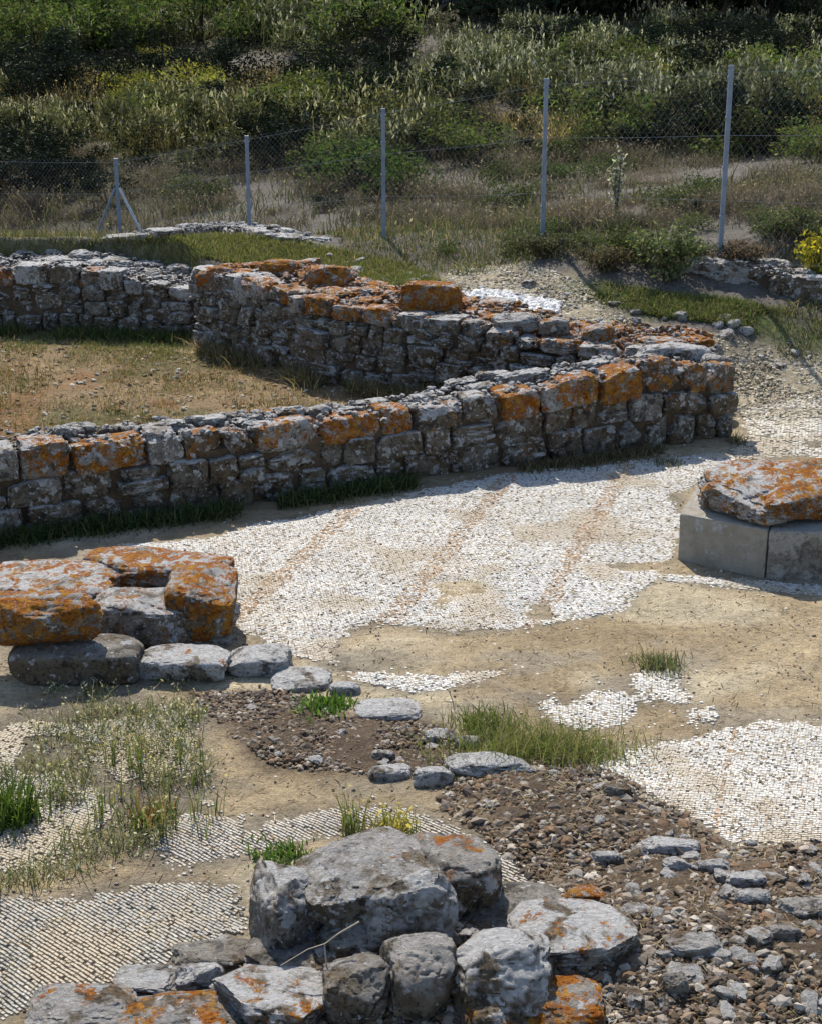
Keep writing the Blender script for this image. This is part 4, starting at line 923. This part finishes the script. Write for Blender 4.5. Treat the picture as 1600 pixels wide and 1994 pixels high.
# fine grass between: too many blades to count
def field(name, label, xy, hmin, hmax, w, cols, seed, lean=.5, tip=None, kind='stuff'):
    r = np.random.default_rng(seed); g = Geo(); n = len(xy)
    b = np.stack([xy[:, 0], xy[:, 1], gz(xy[:, 0], xy[:, 1]) - .015], 1)
    t = blades(g, b, r.uniform(hmin, hmax, n), r.uniform(.05, lean * 2, n), np.full(n, w), pick(cols, n, r), r)
    if tip is not None:
        q = t[r.random(n) < tip[1]]; leaves(g, q, tip[0], pick(tip[2], len(q), r), r, 1.0, .45)
    return tag(obj(name, g.mesh(name)), label, 'grass', kind=kind)
def hill_xy(n, y0, y1, r, spread=.32, clump=0):
    y = r.uniform(y0, y1, n); x = r.uniform(-spread, spread, n) * y
    k = n2(x, y, .6, 3, 2.) > .40
    return np.stack([x, y], 1)[k]
hx = hill_xy(75000, 20, 62, rh); hx = hx[rh.random(len(hx)) < np.interp(hx[:, 1], [20, 33, 40], [.45, .5, 1])]
field('hillside_grass', 'dry brown and olive grass covering the hillside beyond the fence', hx, .06, .40, .010, HDRY + OLIVES + OLIVES, 1, .6, (.03, .15, [(.34, .30, .22), (.26, .22, .16)]))
bk = hill_xy(70000, 14.5, 22, rh); bk = bk[bk[:, 1] > np.interp(bk[:, 0], YLX, YLY) + np.interp(bk[:, 0], [-2.5, 2, 3.2], [1.5, 1.3, 1.7])]; bk = bk[~in_poly(bk[:, 0], bk[:, 1], Z_WHITE)]
field('bank_grass', 'short dry grass and weeds on the bank in front of the fence', bk, .04, .16, .005, DRIES + OLIVES + GREENS, 2, .6)
zg_ = scatter_world(Z_GREEN, 30000, rh); zg_ = zg_[n2(zg_[:, 0], zg_[:, 1], 1.3, 4, 7.) + rh.normal(0, .05, len(zg_)) > .47]
field('green_grass', 'green strip of patchy grass beside the gravel path', zg_, .02, .11, .005, [(.10, .15, .04), (.14, .18, .055), (.08, .12, .035), (.22, .2, .1), (.26, .21, .12)], 3, .8)
field('terrace_grass', 'yellow-green grass on the terrace behind the left walls', scatter_world(Z_TERR, 22000, rh), .03, .12, .006, [(.17, .18, .06), (.24, .21, .09), (.11, .14, .05)], 4, .6)
zr = scatter_world(Z_ROOM, 70000, rh); zr = zr[n2(zr[:, 0], zr[:, 1], 1.2, 3, 6.) + rh.normal(0, .05, len(zr)) > .42]
field('room_grass', 'sparse dry grass on the earth inside the walled room', zr, .02, .09, .004, DRIES + [(.12, .14, .05), (.30, .17, .08), (.17, .18, .08), (.14, .16, .06)], 5, .9)

# weeds along the foot of the walls
def foot(pts, n, spread, seed):
    r = np.random.default_rng(seed); P = np.array(pts)[:, :2]; sg = np.hypot(*np.diff(P, axis=0).T); S = np.concatenate([[0], np.cumsum(sg)])
    s = r.uniform(0, S[-1], n); x = np.interp(s, S, P[:, 0]); y = np.interp(s, S, P[:, 1])
    k = n2(s, s * 0, 1.6, 3, seed) > .36
    return np.stack([x + np.abs(r.normal(0, spread, n)) * .35, y - .02 - np.abs(r.normal(0, spread, n))], 1)[k]
mpl = [p for p in mp if p[0] < .2]
field('wall_weeds', 'dark green weeds along the foot of the long wall', foot(mpl, 6000, .10, 7), .03, .17, .006, [(.05, .085, .03), (.07, .10, .035), (.13, .13, .06)], 6, .7)
field('wall_weeds', 'short scrubby weeds at the foot of the long wall near its right end', foot([p for p in mp if p[0] > .2], 2600, .12, 8), .03, .12, .005, [(.09, .10, .045), (.16, .14, .08), (.26, .2, .12)], 16, .7)
field('wall_weeds', 'green weeds along the foot of the grey rubble wall', foot(bl, 6000, .14, 9), .05, .2, .006, [(.06, .10, .03), (.09, .12, .04), (.2, .18, .08)], 7, .7)
field('wall_weeds', 'straw-coloured weeds along the foot of the stepped wall', foot(br[:5], 5000, .16, 10), .06, .25, .005, DRIES + [(.14, .15, .06)], 8, .8)
zc = scatter_world(Z_ROOM, 34000, rh); zc = zc[n2(zc[:, 0], zc[:, 1], 2.6, 4, 41.) + rh.normal(0, .03, len(zc)) > .57]
field('room_weeds', 'patches of rusty and dull green weeds on the room floor', zc, .04, .14, .005, [(.10, .12, .04), (.14, .14, .06), (.24, .13, .06), (.08, .09, .035), (.3, .22, .1)], 25, .8)
field('room_weeds', 'yellow-green weeds on the room floor in front of the grey rubble wall', foot(bl, 9000, .6, 19), .03, .11, .004, [(.13, .16, .05), (.20, .20, .07), (.09, .13, .04), (.28, .23, .12)], 18, .8)
# left of the court: grass and small flowers growing through the mosaic
zl = scatter_world(PW([(-60, 1430), (60, 1375), (400, 1378), (420, 1590), (340, 1640), (60, 1740), (-60, 1740)]), 5200, rh); zl = zl[n2(zl[:, 0], zl[:, 1], 2.2, 3, 4.) > .45]
field('meadow_weeds', 'thin weeds with pale seed heads growing through the left mosaic', zl, .03, .16, .0028, [(.10, .13, .05), (.15, .16, .07), (.28, .24, .13)], 9, .8, (.010, .5, [(.6, .56, .4), (.5, .42, .2), (.65, .65, .55)]))

# dry straw and litter lying flat
def litter(name, label, xy, lmin, lmax, cols, seed):
    r = np.random.default_rng(seed); n = len(xy); a = r.uniform(0, 6.28, n); L = r.uniform(lmin, lmax, n) / 2; w = r.uniform(.0012, .003, n)
    dx, dy = np.cos(a) * L, np.sin(a) * L; nx, ny = -np.sin(a) * w, np.cos(a) * w
    z = gz(xy[:, 0], xy[:, 1]) + .012; t = r.normal(0, .006, n)
    V = np.stack([np.stack([xy[:, 0] + i * dx + j * nx, xy[:, 1] + i * dy + j * ny, z + i * t + j * .001], 1) for i, j in ((-1, -1), (1, -1), (1, 1), (-1, 1))], 1)
    return tag(obj(name, mesh_q(name, V.reshape(-1, 3), np.arange(n * 4).reshape(n, 4), M_LEAF, tint=np.repeat(pick(cols, n, r), 4, 0))), label, 'litter', kind='stuff')
STRAW = [(.34, .28, .17), (.24, .18, .10), (.42, .36, .25), (.18, .12, .07)]
litter('dry_litter', 'bits of straw and twig scattered over the sandy court', scatter_world([(-3.5, 4.4), (3, 4.4), (3.6, 13), (-2, 10)], 5200, rh), .01, .06, STRAW, 1)
litter('dry_litter', 'dead grass lying on the earth of the walled room', scatter_world(Z_ROOM, 9000, rh), .02, .12, STRAW + [(.28, .15, .07)], 2)
litter('dry_litter', 'dead stems lying on the dark gravel at the lower right', scatter_world(Z_HEAP, 3200, rh), .01, .08, STRAW, 3)

# single tufts and plants
def tuft(name, label, px, py, n, h, rad, cols, seed, w=.004, lean=.45, tip=None, cat='grass', oval=1.0):
    r = np.random.default_rng(seed); g = Geo(); p = WG(px, py)
    b = np.stack([r.normal(0, rad * .5, n), r.normal(0, rad * .5 * oval, n), np.zeros(n)], 1)
    b[:, 2] = gz(b[:, 0] + p[0], b[:, 1] + p[1]) - p[2] - .01
    t = blades(g, b, r.uniform(.35, 1, n) * h, r.uniform(.05, lean * 2, n), np.full(n, w), pick(cols, n, r), r)
    if tip is not None: leaves(g, t[r.random(n) < tip[1]], tip[0], pick(tip[2], int((r.random(0).size)) or len(t), r)[:1].repeat(1, 0) if False else pick(tip[2], 1, r), r, 1., .5) if False else None
    if tip is not None:
        q = t[np.arange(n) % max(1, int(1 / tip[1])) == 0]; leaves(g, q, tip[0], pick(tip[2], len(q), r), r, 1., .5)
    return tag(obj(name, g.mesh(name), None, p), label, cat)
GR = [(.10, .15, .035), (.14, .18, .05), (.08, .11, .03), (.22, .2, .09)]
tuft('grass_clump', 'wide green grass clump in the middle of the sandy court', 1045, 1468, 1700, .2, .45, [(.14, .18, .05), (.2, .22, .07), (.11, .14, .04), (.3, .25, .12)], 31, w=.0024, lean=.6, oval=.5)
tuft('grass_clump', 'smaller grass tuft at the left flank of the wide green clump', 945, 1420, 320, .14, .18, GR, 32)
tuft('grass_clump', 'little grey-green tuft on the sand between the pier and the mosaic scraps', 1282, 1300, 260, .12, .14, [(.12, .15, .07), (.2, .19, .1)], 33)
tuft('grass_clump', 'bright green weed among the pale stones at the mosaic edge', 640, 1378, 300, .09, .16, [(.08, .15, .03), (.12, .2, .04)], 34, w=.007)
tuft('grass_clump', 'bright green weed behind the upright grey stone', 548, 1672, 220, .08, .13, [(.08, .16, .03), (.13, .2, .05)], 35, w=.006)
tuft('wild_plant', 'tall thin green plant growing from the worn mosaic strip', 688, 1632, 60, .28, .07, GR, 36, w=.004, lean=.15, tip=(.012, .4, [(.5, .42, .2)]), cat='plant')
tuft('wild_plant', 'yellow-green plant just left of the boulder with the orange spot', 768, 1628, 150, .16, .10, [(.32, .30, .08), (.2, .22, .06), (.4, .33, .12)], 37, w=.005, tip=(.014, .5, [(.55, .45, .12)]), cat='plant')
tuft('grass_clump', 'dark green clump at the left edge beside the mosaic', 18, 1600, 300, .24, .14, [(.06, .1, .02), (.1, .15, .03)], 38, w=.006)
tuft('grass_clump', 'green and rusty weed at the left of the sandy patch', 290, 1600, 170, .14, .12, [(.10, .14, .04), (.3, .18, .08)], 39, w=.005)
tuft('grass_clump', 'short green tuft near the end of the long wall', 1300, 905, 200, .08, .16, [(.12, .13, .06), (.2, .17, .09)], 43)
rs = random.Random(3)
for i in range(16):
    px, py = rs.uniform(20, 420), rs.uniform(1440, 1660)
    o = tuft('wild_plant', 'slender green weed stalk %s the left mosaic' % ('at the far side of' if py < 1500 else 'at the near side of' if py > 1590 else 'in the middle of') + (' by the frame edge' if px < 110 else ' by the sandy patch' if px > 330 else ''), px, py, rs.randint(9, 20), rs.uniform(.16, .32), .05, GR, 60 + i, w=.003, lean=.15, tip=(.011, .5, [(.6, .55, .35), (.55, .45, .2)]), cat='plant')
    o['group'] = 'slender weed stalks in the left mosaic'
for i in range(9):
    px, py = rs.uniform(60, 420), rs.uniform(1300, 1400)
    o = tuft('wild_plant', 'small pale-flowered weed in front of the orange boulders', px, py, rs.randint(12, 30), rs.uniform(.07, .14), .07, GR, 80 + i, w=.003, lean=.3, tip=(.010, .6, [(.65, .62, .5), (.6, .52, .25)]), cat='plant')
    o['group'] = 'small weeds in front of the orange boulders'

# larger plants near the fence: stems and foliage
def bush(name, label, px, py, W, H, cols, seed, nleaf=1800, lsize=.03, stems=10, cat='bush'):
    r = np.random.default_rng(seed); p = WG(px, py); root = empty(name, p); tag(root, label, cat)
    g = Geo(); s = Geo()
    for k in range(stems):
        a = r.uniform(0, 6.28); q = r.uniform(.2, 1.0)
        e = np.array([math.cos(a) * W * .5 * q, math.sin(a) * W * .4 * q, H * r.uniform(.6, 1.0)])
        m = e * (.35, .35, .55) + r.normal(0, .02, 3)
        tube(s, [(0, 0, -.05), m, e], [.010, .007, .003], (.13, .10, .06), 4)
        n = nleaf // stems; t = r.random(n) ** .7
        c = np.where(t[:, None] < .5, m * t[:, None] * 2, m + (e - m) * (t[:, None] * 2 - 1)) + r.normal(0, 1, (n, 3)) * np.array([W, W, H]) * .075
        c = c[c[:, 2] > .01]
        leaves(g, c, lsize, pick(cols, len(c), r), r, .5, .45)
    obj('foliage', g.mesh('foliage'), root); obj('stem', s.mesh('stem', M_WOOD), root)
bush('leafy_bush', 'tall leafy green bush in front of the rightmost two fence posts', 1300, 548, .75, .62, [(.11, .15, .055), (.17, .2, .09), (.08, .11, .04), (.3, .3, .2)], 90)
bush('leafy_bush', 'yellow flowering bush at the right edge below the rightmost fence post', 1592, 556, .62, .55, [(.36, .31, .03), (.46, .38, .04), (.2, .22, .04)], 91, 2200)
bush('leafy_bush', 'thin tall weed with white flower heads behind the fence', 1200, 425, .35, .9, [(.12, .14, .08), (.2, .2, .14), (.6, .6, .52)], 92, 500, .028, 5)
bush('leafy_bush', 'brownish low shrub left of the leafy green bush', 1180, 528, .8, .3, [(.12, .10, .06), (.16, .13, .08), (.08, .07, .05)], 93, 1400, .025)
bush('leafy_bush', 'purplish brown low shrub right of the leafy green bush', 1440, 528, .9, .32, [(.13, .09, .075), (.17, .12, .09), (.08, .07, .05)], 94, 1400, .025)
bush('leafy_bush', 'grey-green low shrub at the foot of the fourth fence post', 1060, 500, .8, .28, [(.11, .12, .07), (.15, .14, .09), (.08, .08, .05)], 95, 1300, .025)

# thin dry stalk lying in front of the largest boulder
def stalk():
    g = Geo(); Y = WG(640, 1870)[1] - .03
    pts = []
    for px, py, dy in ((700, 1795, .02), (660, 1818, .0), (632, 1838, -.03), (636, 1880, -.06), (650, 1925, -.1), (664, 1965, -.14)):
        yy = Y - .06 + dy; pts.append((xat(px, py, yy), yy, zat(px, py, yy)))
    tube(g, pts, [.0038, .0036, .0034, .003, .0025, .002], (.5, .46, .4)); b = [pts[2], (pts[2][0] - .06, pts[2][1] - .02, pts[2][2] - .01), (pts[2][0] - .16, pts[2][1] - .05, pts[2][2] - .06)]
    tube(g, b, .002, (.5, .46, .4))
    tag(obj('dry_stalk', g.mesh('dry_stalk', M_DRYSTEM)), 'thin pale dry stalk draped over the front of the largest boulder', 'stalk')
stalk()

# ------------------------------------------------------------------ wire fence
def fence():
    D = [22.1, 20.8, 19.5, 18.25, 17.0]; X = [226, 481, 746, 1063, 1423]; T = [310, 266, 213, 155, 129]
    pos = []
    for d, x, t in zip(D, X, T):
        y = d; pos.append((xat(x, t, y), y, g1(xat(x, t, y), y), zat(x, t, y)))
    root = empty('wire_fence', (pos[0][0], pos[0][1], pos[0][2])); base = np.array(root.location)
    tag(root, 'wire mesh fence on five thin steel posts along the foot of the hillside', 'fence')
    for i, (x, y, z, t) in enumerate(pos):
        g = Geo(); r_ = .024
        V = np.array([(sx * r_, sy * r_, zz) for zz in (z - .2, t - .012) for sx, sy in ((-1, -1), (1, -1), (1, 1), (-1, 1))])
        V2 = np.array([(sx * r_ * 1.15, sy * r_ * 1.15, zz) for zz in (t - .012, t + .012) for sx, sy in ((-1, -1), (1, -1), (1, 1), (-1, 1))])
        F = np.array([[0, 1, 5, 4], [1, 2, 6, 5], [2, 3, 7, 6], [3, 0, 4, 7], [4, 5, 6, 7], [3, 2, 1, 0]])
        for VV in (V, V2): g.add(VV + (x, y, 0) - base, F, np.ones((8, 3)))
        for hz in (.25, .5, .75, .95):     # wire clips
            zz = z + (t - z) * hz; g.add(V2 * (1.1, 1.1, 0) + np.repeat([[0, 0, zz - .01], [0, 0, zz + .01]], 4, 0) + (x, y, 0) - base, F, np.ones((8, 3)))
        obj('post', g.mesh('post', M_STEEL), root)
    x, y, z, t = pos[0]; zb = zat(228, 366, y); d = np.array([pos[1][0] - x, pos[1][1] - y]); d /= np.linalg.norm(d)
    for sg, m in ((1, M_PALE_STEEL), (-1, M_STEEL)):
        k = (zb - z) * .62; e = (x + sg * d[0] * k * 1.02, y + sg * d[1] * k * .4, z - .05)
        g = Geo(); tube(g, [np.array((x + sg * .03, y - .02, zb)) - base, np.array(e) - base], .02, (1, 1, 1), 8); obj('brace', g.mesh('brace', m), root)
    ext = [(2 * pos[0][0] - pos[1][0], 2 * pos[0][1] - pos[1][1], pos[0][2] - .2, pos[0][3] - .1)] + pos + [(2 * pos[4][0] - pos[3][0], 2 * pos[4][1] - pos[3][1], pos[4][2] + .1, pos[4][3] + .1)]
    for hz in (.02, .33, .66, .97):
        g = Geo()
        for a, b in zip(ext[:-1], ext[1:]):
            p0 = np.array((a[0], a[1], a[2] + (a[3] - a[2]) * hz)); p1 = np.array((b[0], b[1], b[2] + (b[3] - b[2]) * hz)); mdl = (p0 + p1) / 2 - (0, 0, .012)
            tube(g, [p0 - base, mdl - base, p1 - base], .0018, (1, 1, 1), 3)
        obj('wire', g.mesh('wire', M_WIRE), root)
    # chain link, joined
    V = []; F = []
    for a, b in zip(ext[:-1], ext[1:]):
        a = np.array(a); b = np.array(b); L = np.hypot(*(b - a)[:2]); cell = .075; n = int(L / cell)
        def pt(s, h): q = a + (b - a) * s; return np.array((q[0], q[1], q[2] + (q[3] - q[2]) * h))
        H = 1.6; m = int(H / cell)
        for sg in (1, -1):
            for i in range(-m, n):
                s0, s1 = (i, i + m) if sg > 0 else (i + m, i)
                h0, h1 = 0., 1.
                t0, t1 = s0 / n, s1 / n
                def clip(t0, h0, t1, h1):
                    pts = []
                    for tt, hh, to, ho in ((t0, h0, t1, h1), (t1, h1, t0, h0)):
                        if tt < 0: hh = hh + (ho - hh) * (0 - tt) / (to - tt); tt = 0
                        elif tt > 1: hh = hh + (ho - hh) * (1 - tt) / (to - tt); tt = 1
                        pts.append((tt, hh))
                    return pts
                (t0, h0), (t1, h1) = clip(t0, h0, t1, h1)
                if abs(h1 - h0) < .01: continue
                p0, p1 = pt(t0, h0), pt(t1, h1); w_ = .0011; k = len(V)
                o = np.array((0, 0, w_)); o2 = np.array((0, w_, 0))
                V += [p0 - o, p1 - o, p1 + o, p0 + o, p0 - o2, p1 - o2, p1 + o2, p0 + o2]; F += [(k, k + 1, k + 2, k + 3), (k + 4, k + 5, k + 6, k + 7)]
    o = obj('wire_mesh', mesh_q('wire_mesh', np.array(V) - base, np.array(F), M_WIRE), root); o['kind'] = 'stuff'
fence()
print('tesserae', nt, 'objects', len(sc.objects), 'tris', sum(len(o.data.polygons) for o in sc.objects if o.type == 'MESH') * 2)
